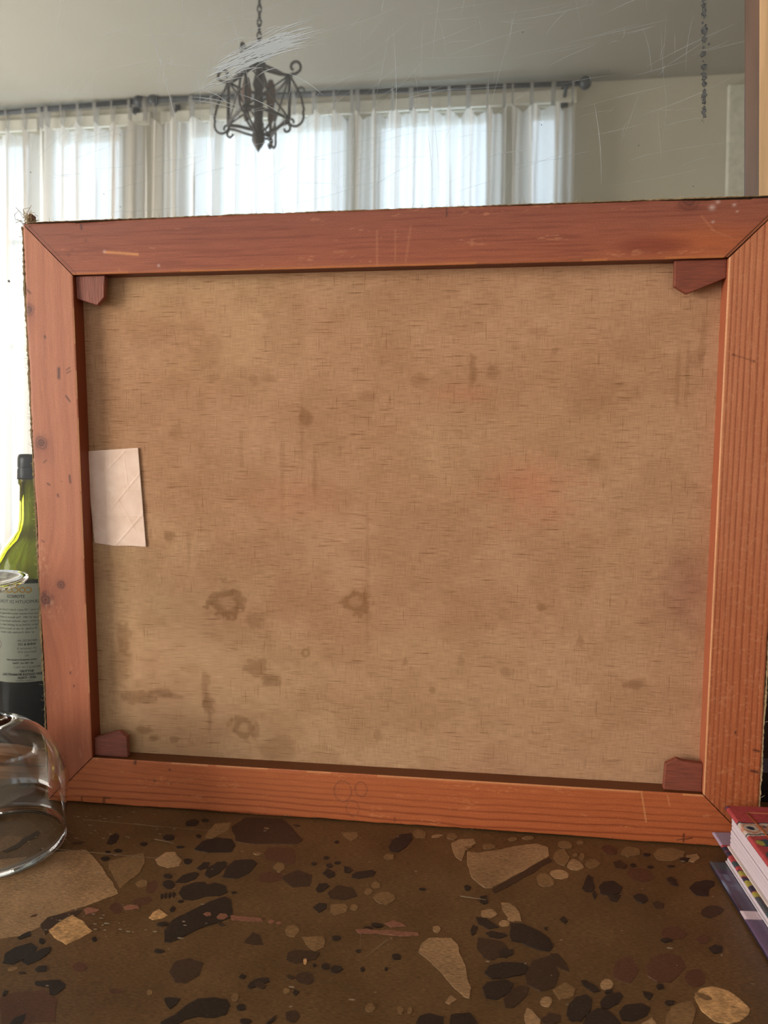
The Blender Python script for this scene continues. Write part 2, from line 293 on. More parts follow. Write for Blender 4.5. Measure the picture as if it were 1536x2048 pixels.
('o', [205.1,-224.0,205.6,-225.7,204.9,-226.6,204.0,-226.9,202.7,-226.1,201.7,-224.4,201.4,-222.8,201.8,-221.9,202.8,-221.9,204.0,-222.3]),
('o', [262.3,-220.8,262.2,-222.9,261.8,-224.8,260.3,-224.6,258.7,-223.6,257.4,-221.4,257.4,-219.3,257.9,-217.5,259.4,-217.7,260.9,-218.7]),
('k', [305.4,-185.9,305.4,-186.9,304.9,-187.5,304.1,-187.9,303.4,-187.1,302.8,-186.3,303.0,-185.4,303.3,-184.4,304.3,-184.6,305.0,-185.1]),
('k', [333.0,-168.2,333.2,-169.2,332.2,-169.8,331.1,-170.0,330.2,-169.4,329.9,-168.6,329.9,-167.7,330.7,-167.0,331.8,-166.7,332.6,-167.4]),
('m', [109.7,-240.9,116.7,-235.6,134.8,-231.0,147.6,-238.0,156.2,-255.4,135.9,-260.1,124.3,-262.6]),
('d', [94.7,-171.4,95.4,-162.8,116.8,-151.1,115.8,-160.1,105.9,-167.1,104.6,-181.2]),
('k', [335.7,-37.3,337.9,-26.2,343.9,-15.2,353.4,-12.2,355.5,-21.7,350.9,-35.3,345.8,-43.1,338.8,-43.2]),
('o', [366.4,-13.2,366.0,-17.9,362.3,-18.8,358.5,-19.7,356.0,-15.4,354.5,-10.9,355.5,-6.4,358.6,-3.6,362.4,-6.0,366.1,-8.2]),
('o', [342.2,-51.0,342.3,-54.0,339.7,-55.4,337.1,-56.6,334.9,-54.6,333.8,-52.1,334.4,-49.5,336.1,-47.3,338.8,-47.0,341.8,-47.8]),
('k', [311.7,-84.1,315.9,-76.1,326.5,-71.6,330.3,-74.2,328.9,-80.0,317.5,-85.2]),
('t', [403.2,-34.8,412.9,-35.6,433.8,-26.6,464.6,-14.0,473.5,-19.2,473.2,-31.8,465.1,-40.9,441.8,-65.2,424.2,-83.9,418.8,-84.6,407.9,-71.5,404.1,-54.8]),
('t', [389.6,-23.8,396.0,-16.4,409.0,-13.4,410.8,-21.0,402.4,-32.8,399.5,-49.5,394.2,-44.2]),
('d', [473.1,-33.8,475.3,-39.6,450.5,-65.9,432.7,-84.6,426.2,-90.6,424.2,-85.7,441.7,-67.1,465.0,-42.1]),
('o', [490.1,-32.4,487.7,-39.3,484.4,-45.5,480.5,-43.7,477.8,-40.4,475.9,-34.3,477.9,-26.2,482.2,-21.5,486.8,-20.0,488.6,-26.4]),
('o', [473.7,-72.5,470.3,-76.4,465.9,-77.1,461.5,-74.5,460.4,-68.6,460.5,-63.3,463.2,-59.6,467.2,-58.1,471.3,-60.8,473.5,-66.3]),
('t', [486.7,-57.9,485.3,-61.9,480.6,-64.4,475.2,-64.2,472.5,-60.9,471.3,-57.6,473.1,-54.0,477.2,-51.9,482.3,-51.4,485.4,-54.3]),
('t', [500.3,-44.9,497.6,-48.9,493.8,-50.8,489.5,-50.4,486.2,-46.7,487.2,-41.5,489.2,-37.3,493.0,-33.9,497.0,-36.6,499.1,-40.3]),
('o', [494.1,-14.3,493.1,-17.8,489.0,-19.1,484.5,-18.5,481.9,-15.3,482.0,-11.9,483.3,-8.8,486.8,-6.9,491.0,-8.2,493.4,-11.1]),
('o', [504.4,-7.4,503.7,-9.3,501.9,-10.6,499.9,-10.9,498.6,-9.8,498.4,-8.2,498.6,-6.3,500.5,-4.9,502.6,-4.9,503.9,-5.9]),
('o', [502.4,-30.0,501.7,-33.4,500.3,-36.2,498.9,-35.8,497.7,-34.3,497.9,-30.6,498.9,-27.4,500.2,-24.6,501.6,-24.5,502.6,-26.5]),
('o', [514.7,-38.4,511.9,-42.4,508.7,-45.7,504.4,-46.9,502.2,-43.8,501.6,-40.1,503.1,-36.0,506.5,-33.0,510.5,-32.2,513.3,-34.6]),
('o', [497.0,-27.8,496.3,-29.5,495.3,-30.7,494.2,-31.0,493.4,-30.0,493.0,-28.4,493.6,-26.4,494.8,-25.5,495.9,-25.3,496.8,-26.2]),
('o', [394.7,-12.1,393.7,-15.3,391.7,-18.1,388.7,-17.6,386.1,-16.4,385.5,-13.3,385.4,-9.9,388.1,-7.7,391.3,-6.8,393.2,-9.5]),
('o', [428.1,-23.9,426.8,-26.6,423.7,-28.0,420.3,-29.3,417.2,-28.1,417.1,-25.3,417.1,-22.5,420.3,-20.6,423.9,-20.3,426.8,-21.5]),
('o', [447.1,-9.7,446.1,-11.4,444.3,-13.0,441.6,-13.6,439.9,-12.3,438.8,-10.8,439.9,-8.9,441.8,-7.3,444.7,-6.7,447.0,-7.7]),
('o', [461.7,-5.6,460.8,-7.7,458.0,-9.0,455.0,-9.9,452.0,-9.1,451.1,-7.0,453.1,-4.9,455.4,-3.1,458.4,-3.0,461.1,-3.6]),
('t', [382.3,-11.3,380.7,-13.3,378.6,-15.2,375.1,-16.6,372.3,-16.8,371.9,-15.5,371.8,-14.0,374.5,-12.0,378.1,-10.6,380.1,-11.0]),
('k', [495.0,-74.6,498.3,-65.2,502.2,-55.4,505.7,-58.7,505.5,-71.4,502.4,-78.9,497.2,-78.9]),
('k', [501.8,-80.7,504.8,-76.8,505.7,-81.9,502.8,-88.1]),
('k', [508.3,-71.1,512.9,-64.0,521.7,-61.4,526.9,-68.6,523.3,-77.9,515.5,-81.3,508.5,-79.8]),
('k', [513.5,-80.9,524.0,-79.5,519.5,-88.6,515.5,-88.1]),
('k', [402.3,-84.3,404.8,-81.8,408.1,-84.2,406.7,-89.7,403.7,-89.4]),
('k', [415.3,-95.5,421.0,-93.7,421.6,-103.1,417.9,-105.3,415.1,-102.3]),
('m', [533.3,-49.4,538.0,-41.2,548.0,-39.9,554.6,-44.7,555.3,-52.2,548.5,-59.3,538.0,-59.2]),
('d', [524.8,-35.1,531.1,-30.3,536.5,-37.5,533.2,-43.7,525.8,-42.8]),
('m', [531.1,-18.9,529.2,-22.8,525.3,-24.6,521.3,-22.9,519.4,-18.7,518.5,-13.9,521.1,-9.7,525.4,-8.3,529.6,-10.2,532.1,-14.3]),
('k', [558.6,-19.3,557.3,-20.8,555.8,-22.0,553.9,-22.1,552.7,-21.4,551.8,-20.2,553.0,-18.7,554.7,-17.6,556.6,-17.4,558.2,-17.9]),
('k', [543.5,-36.9,543.1,-38.7,541.4,-39.5,539.6,-40.4,538.9,-39.0,538.2,-37.6,539.2,-35.9,540.8,-34.7,542.4,-34.6,543.5,-35.4]),
('k', [557.4,-37.5,556.5,-38.7,555.0,-39.6,553.4,-39.7,552.0,-39.3,552.1,-38.2,552.6,-37.0,554.1,-36.0,555.7,-35.8,557.0,-36.4]),
('k', [575.2,-34.0,574.2,-34.7,572.8,-35.5,570.7,-35.7,569.1,-35.5,568.5,-34.8,569.6,-34.0,571.3,-33.4,573.1,-33.2,574.5,-33.4]),
('o', [541.7,-22.4,540.9,-24.3,539.6,-25.5,538.2,-25.9,537.4,-24.8,537.3,-23.0,537.9,-20.9,539.3,-19.7,540.9,-19.1,541.9,-20.3]),
('o', [550.8,-15.4,549.2,-20.4,543.7,-22.8,538.8,-23.3,533.5,-22.6,534.7,-17.5,536.8,-13.4,540.8,-8.8,545.9,-9.8,550.7,-10.8]),
('o', [561.2,-18.2,566.4,-9.2,579.6,-5.8,588.6,-10.5,585.2,-19.9,573.7,-26.7,562.7,-26.9]),
('t', [588.2,-16.7,598.1,-12.5,598.6,-19.4,592.4,-26.2,587.3,-24.9]),
('k', [564.0,-52.9,568.6,-49.3,571.8,-53.7,570.9,-62.1,566.0,-60.6]),
('k', [578.8,-63.6,585.2,-54.9,595.7,-50.6,601.7,-51.6,599.7,-57.3,595.2,-61.4,590.8,-72.5,581.9,-71.9]),
('k', [533.2,-80.0,537.0,-76.1,543.0,-77.0,543.7,-83.8,538.7,-88.4,534.6,-85.6]),
('d', [546.1,-86.8,551.0,-82.8,555.0,-87.3,552.9,-92.5,547.8,-93.2]),
('d', [598.7,-87.2,595.4,-92.1,590.5,-96.2,584.2,-99.8,580.5,-98.0,579.7,-94.5,581.7,-89.9,586.8,-85.0,592.8,-83.4,596.5,-84.5]),
('k', [412.3,-120.6,419.9,-121.2,426.9,-128.0,429.4,-130.7,421.9,-133.2,414.0,-128.1]),
('k', [408.6,-136.4,410.5,-130.1,414.0,-132.1,412.6,-138.9,409.9,-142.2]),
('k', [419.6,-138.0,423.9,-135.0,433.6,-136.7,435.5,-138.8,429.6,-142.5,422.9,-141.9]),
('k', [436.6,-135.7,437.9,-124.4,446.8,-123.8,457.2,-130.0,465.3,-137.8,467.1,-146.1,464.3,-151.2,455.9,-151.0,444.9,-144.8,437.7,-144.3]),
('t', [431.3,-101.2,437.5,-100.4,442.5,-105.4,445.2,-113.1,445.9,-120.9,439.9,-121.6,435.1,-116.0,431.8,-108.4]),
('t', [428.5,-115.3,426.3,-118.6,423.6,-120.7,420.3,-121.1,416.5,-120.6,416.0,-116.9,416.7,-113.2,420.1,-110.8,424.1,-109.7,426.7,-112.3]),
('t', [437.1,-125.1,436.6,-127.4,434.3,-128.5,432.0,-129.1,429.8,-128.4,429.2,-126.1,430.1,-123.9,432.0,-121.9,434.6,-122.0,436.7,-122.8]),
('o', [350.2,-107.7,348.2,-111.8,344.7,-115.0,339.5,-114.6,335.5,-111.7,333.1,-107.5,334.6,-103.2,338.1,-99.9,343.8,-99.4,348.9,-102.6]),
('o', [331.6,-100.6,330.9,-102.9,329.9,-104.7,327.9,-105.1,326.3,-103.5,325.1,-101.5,325.9,-99.3,326.7,-97.2,328.7,-97.0,330.7,-98.2]),
('o', [323.5,-121.0,323.2,-123.3,321.8,-124.6,320.0,-125.0,318.2,-124.0,317.4,-121.8,317.6,-119.6,318.7,-117.8,320.7,-118.1,322.3,-119.1]),
('o', [336.3,-91.9,336.8,-94.8,334.8,-96.6,332.3,-97.0,330.4,-95.2,329.4,-92.8,329.4,-90.0,330.9,-87.7,333.5,-87.9,335.6,-89.3]),
('k', [474.0,-115.6,477.4,-111.1,479.9,-116.4,477.6,-119.8]),
('k', [461.7,-126.4,464.3,-125.5,463.4,-129.8]),
('d', [414.2,-143.1,420.0,-143.8,431.5,-145.1,435.2,-151.7,431.2,-160.5,423.7,-165.6,418.2,-163.6,413.4,-154.6]),
('k', [428.5,-156.8,431.4,-152.8,438.9,-152.6,438.7,-157.6,434.0,-161.5,429.3,-161.6]),
('t', [373.0,-164.1,374.1,-155.5,379.4,-148.2,394.9,-146.2,399.9,-152.1,402.2,-163.0,406.3,-173.1,407.9,-185.7,410.4,-194.0,409.7,-202.9,406.2,-201.7,398.9,-194.3,391.1,-182.9,383.1,-173.6]),
('t', [394.3,-207.9,397.4,-201.2,401.4,-204.6,396.9,-209.2]),
('k', [418.6,-178.0,421.9,-171.1,431.1,-166.4,445.8,-165.3,448.9,-168.8,446.3,-175.6,434.4,-181.0,423.6,-183.6]),
('k', [417.4,-191.8,420.9,-186.5,432.6,-182.5,438.2,-185.4,435.8,-193.0,427.0,-201.3,420.1,-201.0]),
('d', [430.8,-200.8,434.1,-192.1,443.1,-186.5,447.9,-187.8,446.2,-195.2,437.1,-206.8,432.0,-207.5]),
('d', [445.4,-175.7,451.5,-161.9,464.0,-154.9,468.9,-172.7,464.2,-185.7,455.1,-190.5,446.7,-185.6]),
('d', [464.1,-153.5,469.7,-152.7,473.6,-160.3,475.6,-169.7,470.2,-167.3,465.2,-162.8]),
('k', [482.2,-177.2,485.3,-176.3,491.7,-180.9,493.7,-185.4,489.2,-186.7,483.4,-181.9]),
('o', [463.1,-188.2,471.7,-179.8,478.2,-185.1,475.6,-192.5,466.7,-196.0]),
('k', [469.8,-208.1,471.3,-201.2,477.4,-192.3,484.6,-189.0,487.5,-193.3,485.4,-202.7,478.4,-212.4,471.8,-213.3]),
('k', [492.0,-195.0,496.6,-188.6,505.8,-184.5,507.7,-187.6,503.3,-194.7,495.8,-200.2,492.0,-199.6]),
('k', [479.0,-214.1,482.4,-206.4,490.0,-199.9,496.4,-201.3,501.7,-209.4,503.8,-216.5,482.5,-219.4]),
('k', [502.5,-201.6,507.4,-195.3,518.0,-192.1,523.2,-195.5,520.3,-201.4,510.1,-208.3,503.5,-208.5]),
('k', [520.8,-181.8,525.1,-182.0,527.3,-183.4,523.6,-189.2,521.6,-186.5]),
('k', [535.7,-175.5,535.1,-177.2,533.4,-177.9,531.7,-178.6,531.0,-177.4,530.4,-176.2,531.2,-174.6,532.8,-173.6,534.6,-173.2,535.5,-174.2]),
('k', [539.0,-189.3,538.3,-190.6,536.6,-191.5,534.5,-192.0,533.1,-191.3,532.7,-190.1,533.4,-188.7,535.5,-187.6,537.6,-187.4,539.3,-187.9]),
('o', [530.8,-202.3,536.2,-192.6,543.9,-188.2,550.1,-186.7,551.3,-192.9,547.8,-202.2,541.5,-211.6,527.6,-213.4]),
('l', [552.9,-182.4,558.2,-174.5,566.9,-171.0,576.2,-173.8,582.2,-181.5,585.0,-188.5,582.7,-193.2,575.0,-199.7,567.7,-202.8,560.0,-201.7,554.1,-193.7]),
('k', [575.0,-133.4,580.2,-129.0,584.9,-130.7,582.5,-137.1,576.6,-138.7]),
('m', [564.2,-119.0,560.9,-124.0,555.5,-126.8,550.1,-127.8,545.9,-126.0,545.1,-121.5,547.7,-116.3,553.3,-112.8,559.1,-112.2,562.1,-115.1]),
('m', [578.8,-122.2,576.9,-125.6,574.5,-128.7,571.7,-129.2,569.9,-128.1,568.3,-126.2,569.9,-122.4,573.0,-119.9,575.8,-119.2,578.6,-119.1]),
('m', [554.6,-154.9,548.1,-163.3,541.1,-171.1,532.1,-172.3,526.8,-167.0,527.0,-158.6,531.6,-150.4,538.8,-144.6,547.2,-142.1,553.8,-146.0]),
('m', [522.3,-161.8,518.4,-169.2,513.6,-175.8,508.6,-174.2,504.1,-171.9,504.6,-164.1,507.6,-157.0,512.3,-151.6,518.4,-148.7,521.1,-154.8]),
('m', [564.5,-163.9,562.6,-169.2,558.2,-172.6,553.8,-173.6,551.0,-170.8,550.6,-165.7,553.2,-159.6,558.2,-156.6,562.9,-155.3,564.7,-159.1]),
('t', [461.9,-198.3,460.9,-200.9,459.2,-203.4,456.9,-203.1,454.9,-202.1,454.2,-199.3,455.5,-196.5,457.5,-194.8,459.7,-194.4,461.6,-195.6]),
('t', [503.1,-178.1,501.6,-180.9,499.6,-183.6,496.9,-183.7,494.7,-182.4,494.3,-179.3,495.8,-176.0,498.3,-173.7,501.1,-173.4,502.8,-175.3]),
('t', [443.7,-211.5,445.7,-205.7,448.9,-207.5,453.5,-214.6,451.3,-223.5,444.7,-224.3]),
('d', [453.5,-214.6,458.9,-208.4,465.6,-208.7,465.9,-214.1,458.2,-218.3]),
('k', [376.6,-233.3,378.9,-221.2,384.6,-218.2,394.1,-220.3,394.7,-230.9]),
('k', [398.0,-230.5,398.2,-217.5,409.9,-214.2,414.3,-220.9,414.4,-228.3]),
('k', [361.9,-170.5,361.6,-172.6,359.7,-173.5,357.9,-173.8,356.3,-172.9,355.3,-171.3,355.4,-169.2,357.1,-168.0,359.2,-167.4,360.8,-168.8]),
('k', [338.3,-185.5,338.2,-186.6,337.9,-187.6,337.2,-187.5,336.6,-186.7,336.2,-185.8,336.1,-184.5,336.5,-183.5,337.3,-183.7,338.0,-184.2]),
('k', [354.2,-182.9,354.0,-183.7,353.6,-184.5,352.9,-184.7,352.2,-184.1,351.9,-183.2,352.1,-182.3,352.5,-181.6,353.2,-181.5,353.8,-182.0]),
('k', [333.3,-168.2,333.4,-169.1,332.2,-169.7,331.0,-169.7,329.9,-169.4,329.5,-168.7,329.6,-167.9,330.6,-167.4,331.8,-167.1,332.8,-167.5]),
('k', [337.5,-143.4,337.0,-144.4,335.5,-145.0,333.8,-145.4,332.4,-145.0,331.9,-144.1,331.9,-143.1,333.6,-142.6,335.1,-142.3,336.7,-142.6]),
('o', [368.3,-217.7,368.3,-219.7,367.6,-221.3,366.4,-221.0,365.2,-220.2,364.9,-218.1,364.6,-215.9,365.5,-214.4,366.8,-214.9,368.0,-215.6]),
('o', [374.0,-217.4,373.8,-219.0,373.3,-220.2,372.4,-220.7,371.5,-219.5,371.0,-217.8,371.3,-216.1,371.9,-214.9,372.7,-214.7,373.6,-215.6]),
('o', [350.9,-218.2,350.4,-220.3,349.0,-221.7,347.1,-222.5,345.4,-221.1,344.3,-219.0,344.6,-216.7,346.2,-215.3,348.0,-215.3,349.6,-216.4]),
('t', [387.1,-137.8,386.7,-140.1,385.4,-141.8,383.5,-142.0,382.1,-140.5,381.4,-138.5,381.5,-136.1,383.2,-135.2,384.8,-134.7,386.3,-135.7]),
('p', [325.7,-146.7,333.5,-144.8,343.6,-145.6,351.3,-144.0,371.2,-144.3,372.4,-146.5,358.0,-149.6,342.0,-148.8,328.3,-150.0]),
('p', [345.4,-137.2,352.0,-133.2,358.4,-135.5,361.7,-138.1,350.9,-140.4]),
('t', [512.8,-211.1,522.4,-203.4,524.4,-209.6,518.5,-214.6])]
STAINS = [(0.4018,0.4085,0.0034,0.0107,0.6,0),(0.4202,0.4084,0.0052,0.0064,0.5,0),(0.1768,0.1967,0.0126,0.0134,0.8,1),(0.2031,0.1799,0.0077,0.0076,0.5,0),(0.2047,0.1353,0.0107,0.0087,0.7,0),(0.2166,0.1243,0.0073,0.0059,0.8,0),(0.0726,0.1592,0.0076,0.0138,0.6,0),(0.0679,0.1284,0.0122,0.0179,0.4,0),(0.0848,0.1018,0.0152,0.0069,0.7,0),(0.1102,0.1066,0.0126,0.0045,0.6,0),(0.1227,0.1037,0.01,0.003,0.5,0),(0.1529,0.115,0.0039,0.0148,0.6,0),(0.1554,0.0979,0.005,0.0099,0.8,0),(0.1571,0.0832,0.002,0.0099,0.5,0),(0.19,0.0765,0.0079,0.0098,0.6,1),(0.2022,0.0748,0.003,0.0079,0.5,0),(0.2254,0.0574,0.0184,0.0129,0.45,0),(0.0903,0.0686,0.0091,0.0035,0.8,0),(0.1012,0.0612,0.0051,0.003,0.8,0),(0.1213,0.2584,0.0054,0.0062,0.7,0),(0.2978,0.201,0.0111,0.0079,0.6,1),(0.2515,0.1517,0.0038,0.0038,0.5,1),(0.2536,0.3685,0.006,0.0067,0.7,0),(0.2498,0.3542,0.0018,0.027,0.3,0),(0.2614,0.3182,0.0023,0.0272,0.4,0),(0.1931,0.3405,0.0019,0.0137,0.3,0),(0.1406,0.247,0.0019,0.019,0.3,0),(0.2312,0.318,0.0024,0.0413,0.3,0),(0.3094,0.2139,0.0023,0.0702,0.25,0),(0.4649,0.2018,0.0047,0.0032,0.7,0),(0.4994,0.1727,0.0034,0.0041,0.6,0),(0.5486,0.1349,0.0085,0.0041,0.7,0),(0.4353,0.1421,0.0053,0.0041,0.5,0),(0.3693,0.1218,0.0028,0.0028,0.6,0),(0.3949,0.1497,0.0032,0.0038,0.4,0),(0.344,0.147,0.0027,0.0037,0.5,0),(0.5076,0.3313,0.0062,0.0086,0.35,0),(0.5729,0.4009,0.002,0.025,0.4,0),(0.5808,0.405,0.0016,0.0249,0.35,0),(0.5918,0.4296,0.0023,0.0247,0.35,0),(0.5883,0.4173,0.0048,0.0082,0.4,0),(0.4715,0.4248,0.0025,0.0025,0.5,0),(0.4565,0.4418,0.0083,0.0038,0.35,0),(0.4377,0.4294,0.0034,0.0033,0.3,0),(0.3186,0.0749,0.0038,0.0044,0.5,0),(0.1214,0.0603,0.0041,0.003,0.6,0),(0.1384,0.1315,0.0075,0.0049,0.25,0),(0.13,0.3539,0.0057,0.0064,0.4,0),(0.1671,0.4037,0.0056,0.0035,0.4,0),(0.2059,0.4021,0.0042,0.0044,0.4,0),(0.2208,0.4034,0.0065,0.0031,0.3,0),(0.3073,0.3874,0.009,0.0052,0.4,0),(0.3561,0.4024,0.007,0.0052,0.4,0),(0.1548,0.3858,0.0047,0.0091,0.2,0),(0.3955,0.3892,0.0216,0.0069,0.4,2),(0.4551,0.3091,0.032,0.0263,0.7,2),(0.5864,0.222,0.0287,0.0397,0.7,3),(0.5016,0.393,0.0248,0.0169,0.2,0),(0.2473,0.2953,0.0416,0.0183,0.3,2),(0.1084,0.4358,0.0192,0.009,0.15,3),(0.0512,0.2209,0.0152,0.0097,0.4,3),(0.2299,0.2186,0.0119,0.0066,0.3,3),(0.2941,0.4765,0.0266,0.0086,0.3,4),(0.1745,0.2004,0.0337,0.0191,0.2,4),(0.0821,0.2409,0.0224,0.0067,0.3,4)]
# ================================================================ the room (table top is z = 0, floor z = -0.8)
plaster = NT('aged plaster'); n_ = plaster.noise(plaster.coord(), 1.3, 4)
plaster.set(Base_Color=plaster.ramp(n_, (.3, lin((196, 192, 178))), (.7, lin((208, 204, 190)))), Roughness=.9); plaster = plaster.m
white_paint = mat_plain('white window paint', (214, 210, 198), .5)
FW = -3.3; ZC = 2.42; FL = -.8; XL = -2.9; XR = 2.0; BY = .15
boards = mat_plain('floor boards', (120, 84, 54), .5, stretch=(.6, 6, 1), scale=4, var=.25)
tag(boxobj('floor', (XL, XR, FW, BY, FL-.05, FL), boards), kind='structure')
tag(boxobj('ceiling', (XL, XR, FW, BY, ZC, ZC+.06), mat_plain('ceiling paint', (142, 140, 132), .9, scale=1.2, var=.05)), kind='structure')
tag(boxobj('wall_back', (XL, XR, BY, BY+.1, FL, ZC), plaster), kind='structure')
tag(boxobj('wall_right', (XR, XR+.1, FW, BY, FL, ZC), plaster), kind='structure')
bm = bmesh.new()
box(bm, XL-.1, XL, FW, -3.1, FL, ZC); box(bm, XL-.1, XL, -1.1, BY, FL, ZC); box(bm, XL-.1, XL, -3.1, -1.1, FL, -.25); box(bm, XL-.1, XL, -3.1, -1.1, 1.75, ZC)
tag(finish('wall_left', bm, plaster), kind='structure')
# front wall with its window openings
WT, WB = 2.31, -.05
opens = [(-2.65, -2.166), (-2.087, -1.619), (-1.279, -.343), (-.213, .421), (.592, .775)]
bm = bmesh.new()
box(bm, XL, XR, FW-.12, FW, FL, WB); box(bm, XL, XR, FW-.12, FW, WT, ZC)
xs = [XL]+[v for o in opens for v in o]+[XR]
for i in range(0, len(xs), 2): box(bm, xs[i], xs[i+1], FW-.12, FW, WB, WT)
tag(finish('wall_front', bm, plaster), kind='structure')
glass_pane = NT('window pane'); glass_pane.set(Base_Color=(1, 1, 1), Roughness=.0, Alpha=.08); glass_pane = glass_pane.m
def window(i, x0, x1, y, z0, z1, muls, trs, turn=False):
    bm = bmesh.new(); t = .035
    def bx(a, b, c, d):
        if turn: box(bm, XL-.07, XL-.02, a, b, c, d)
        else: box(bm, a, b, y-.05, y, c, d)
    bx(x0, x0+t, z0, z1); bx(x1-t, x1, z0, z1); bx(x0, x1, z0, z0+t); bx(x0, x1, z1-t, z1)
    for m in muls: bx(m-.02, m+.02, z0, z1)
    for z in trs: bx(x0, x1, z-.012, z+.012)
    w = tag(finish('window_%d' % i, bm, white_paint), kind='structure')
    p = boxobj('pane', (XL-.05, XL-.046, x0+.01, x1-.01, z0+.01, z1-.01) if turn else (x0+.01, x1-.01, y-.03, y-.026, z0+.01, z1-.01), glass_pane, w)
for i, (a, b) in enumerate(opens):
    window(i+1, a, b, FW-.03, WB, WT, [-1.078] if i == 2 else [], [1.121, 1.716])
window(6, -3.1, -1.1, 0, -.25, 1.75, [-2.1], [.75], True)  # unseen bare window in the left wall, added to let in key light
for i, (a, b) in enumerate(((XL+.03, -2.12), (-2.1, -1.45), (-1.39, .845))): tag(boxobj('trim_%d' % (i+2), (a, b, FW, FW+.018, 2.318, 2.384), mat_plain('pale lintel paint', (236, 234, 224), .6, var=.04), bevel=.004), kind='structure')
tag(boxobj('trim_1', (1.58, 1.86, FW, FW+.03, FL, 2.36), mat_plain('pale trim', (205, 206, 196), .6), bevel=.01), kind='structure')

# ---- curtain rods and curtains
iron = mat_plain('dark iron', (52, 56, 62), .55, .5, .2, 60)
def rod(name, p0, p1, label, ends):
    r = empty(name, p0, label, 'curtain rod')
    d = Vector(p1)-Vector(p0)
    bm = bmesh.new(); tube(bm, [(0, 0, 0), d], .013, 10); finish('pole', bm, iron, r, True)
    for k in ends:
        p = Vector((0, 0, 0)) if k == 0 else d
        bm = bmesh.new(); lathe(bm, [(0, -.03), (.018, -.027), (.03, -.01), (.032, .005), (.024, .022), (.012, .03), (0, .032)], 14)
        o = finish('finial', bm, iron, r, True); o.rotation_euler = (0, PI/2, 0); o.location = p+Vector((.025 if k else -.025, 0, 0))
    for t in (.03, .97):
        p = d*t; bm = bmesh.new(); tube(bm, [p+Vector((0, 0, -.004)), p+Vector((0, -.05, -.02)), p+Vector((0, -.098, -.02))], .009, 8); box(bm, p.x-.018, p.x+.018, -.098, -.09, p.z-.07, p.z+.03)
        finish('bracket', bm, iron, r)
    return r
rod('curtain_rod', (-2.75, FW+.1, 2.372), (-1.50, FW+.1, 2.402), 'left dark iron curtain rod meeting the other rod left of the chandelier in the mirror', (1,))
rod('curtain_rod', (-1.37, FW+.1, 2.403), (.85, FW+.1, 2.366), 'long dark curtain rod behind the chandelier in the mirror, finial at its right end', (0, 1))
def cloth_mat(name, c, tr):
    m = NT(name); t = m.t
    w = m.noise(m.coord((500, 500, 60)), 1, 2)
    diff = m.n('ShaderNodeBsdfDiffuse'); trl = m.n('ShaderNodeBsdfTranslucent'); tra = m.n('ShaderNodeBsdfTransparent')
    col = m.ramp(w, (.3, tuple(x*.92 for x in lin(c))), (.7, lin(c)))
    m.l(col, diff.inputs[0]); m.l(col, trl.inputs[0]); tra.inputs[0].default_value = (.96, .98, 1, 1)
    a = m.n('ShaderNodeMixShader'); a.inputs[0].default_value = .55; m.l(diff.outputs[0], a.inputs[1]); m.l(trl.outputs[0], a.inputs[2])
    b = m.n('ShaderNodeMixShader'); b.inputs[0].default_value = tr; m.l(a.outputs[0], b.inputs[1]); m.l(tra.outputs[0], b.inputs[2])
    m.l(b.outputs[0], m.out.inputs[0]); return m.m
sheer = cloth_mat('sheer curtain cloth', (232, 228, 224), .10)
tabcloth = cloth_mat('curtain tab cloth', (176, 172, 168), .25)
def rodz(x): return 2.372+.031*(x+2.75)/1.29 if x < -1.41 else 2.403-.037*(x+1.37)/2.22
def curtain(x0, x1, label, seed, top=.085, dy=0.0, gather=1.0):
    r = empty('curtain', ((x0+x1)/2, FW+.1+dy, -.5), label, 'curtain', 'sheer curtains along the window wall')
    nt_ = max(2, int(round((x1-x0)/.10))); nu = int((x1-x0)*160); nv = 40
    u = np.linspace(0, 1, nu)[:, None]; v = np.linspace(0, 1, nv)[None, :]
    x = x0+(x1-x0)*u+0*v
    ph = (x-x0)/(x1-x0)*nt_*2*PI
    zt = np.vectorize(rodz)(x[:, :1])-top-.012-.030*np.abs(np.sin(ph[:, :1]/2))*(.4+vn(u*nt_*.5, u*0+1, seed+9))
    z = zt*(1-v)+(-.5)*v
    amp = (.020+.020*vn(u*9+seed, v*0+3, seed))*(.75+.35*v)*gather
    y = FW+.1+dy+amp*np.sin(ph+1.2*vn(u*6, v*2, seed+1))+amp*.7*np.sin(ph*2.3+seed+2.5*vn(u*4, v*1.5, seed+2))
    lam = (x1-x0)/nt_; xx = np.clip(x+(.10+1.25*vn(u*nt_*1.0+seed, v*1.3, seed+5))*lam/(2*PI)*1.15*np.cos(ph+1.2*vn(u*6, v*2, seed+1))*(.35+.65*np.clip(v*8, 0, 1)), x0+.002, x1-.002)
    P = np.stack([xx-r.location.x, y-r.location.y, z-r.location.z], -1)
    me = grid_mesh('cloth', P); me.polygons.foreach_set('use_smooth', [True]*len(me.polygons)); link_mesh('cloth', me, sheer, r)
    for k in range(nt_+1):
        tx = x0+(x1-x0)*k/nt_; tx = min(max(tx, x0+.012), x1-.012); zr = rodz(tx)
        bm = bmesh.new(); hw = .005+.006*((k*7+seed) % 3)/2
        prof = [(-.004, -top-.02), (-.020, -.02), (-.019, .004), (-.010, .016), (.002, .0185), (.012, .014), (.019, .002), (.018, -.03), (.002, -top-.02)]
        A = [bm.verts.new((tx-hw-r.location.x, p[0], zr+p[1]-r.location.z)) for p in prof]; B = [bm.verts.new((tx+hw-r.location.x, p[0], zr+p[1]-r.location.z)) for p in prof]
        for i in range(len(prof)-1): bm.faces.new([A[i], B[i], B[i+1], A[i+1]])
        finish('tab', bm, tabcloth, r)
    return r
curtain(-2.766, -2.035, 'sheer pleated curtain panel at the far left of the mirror image', 1)
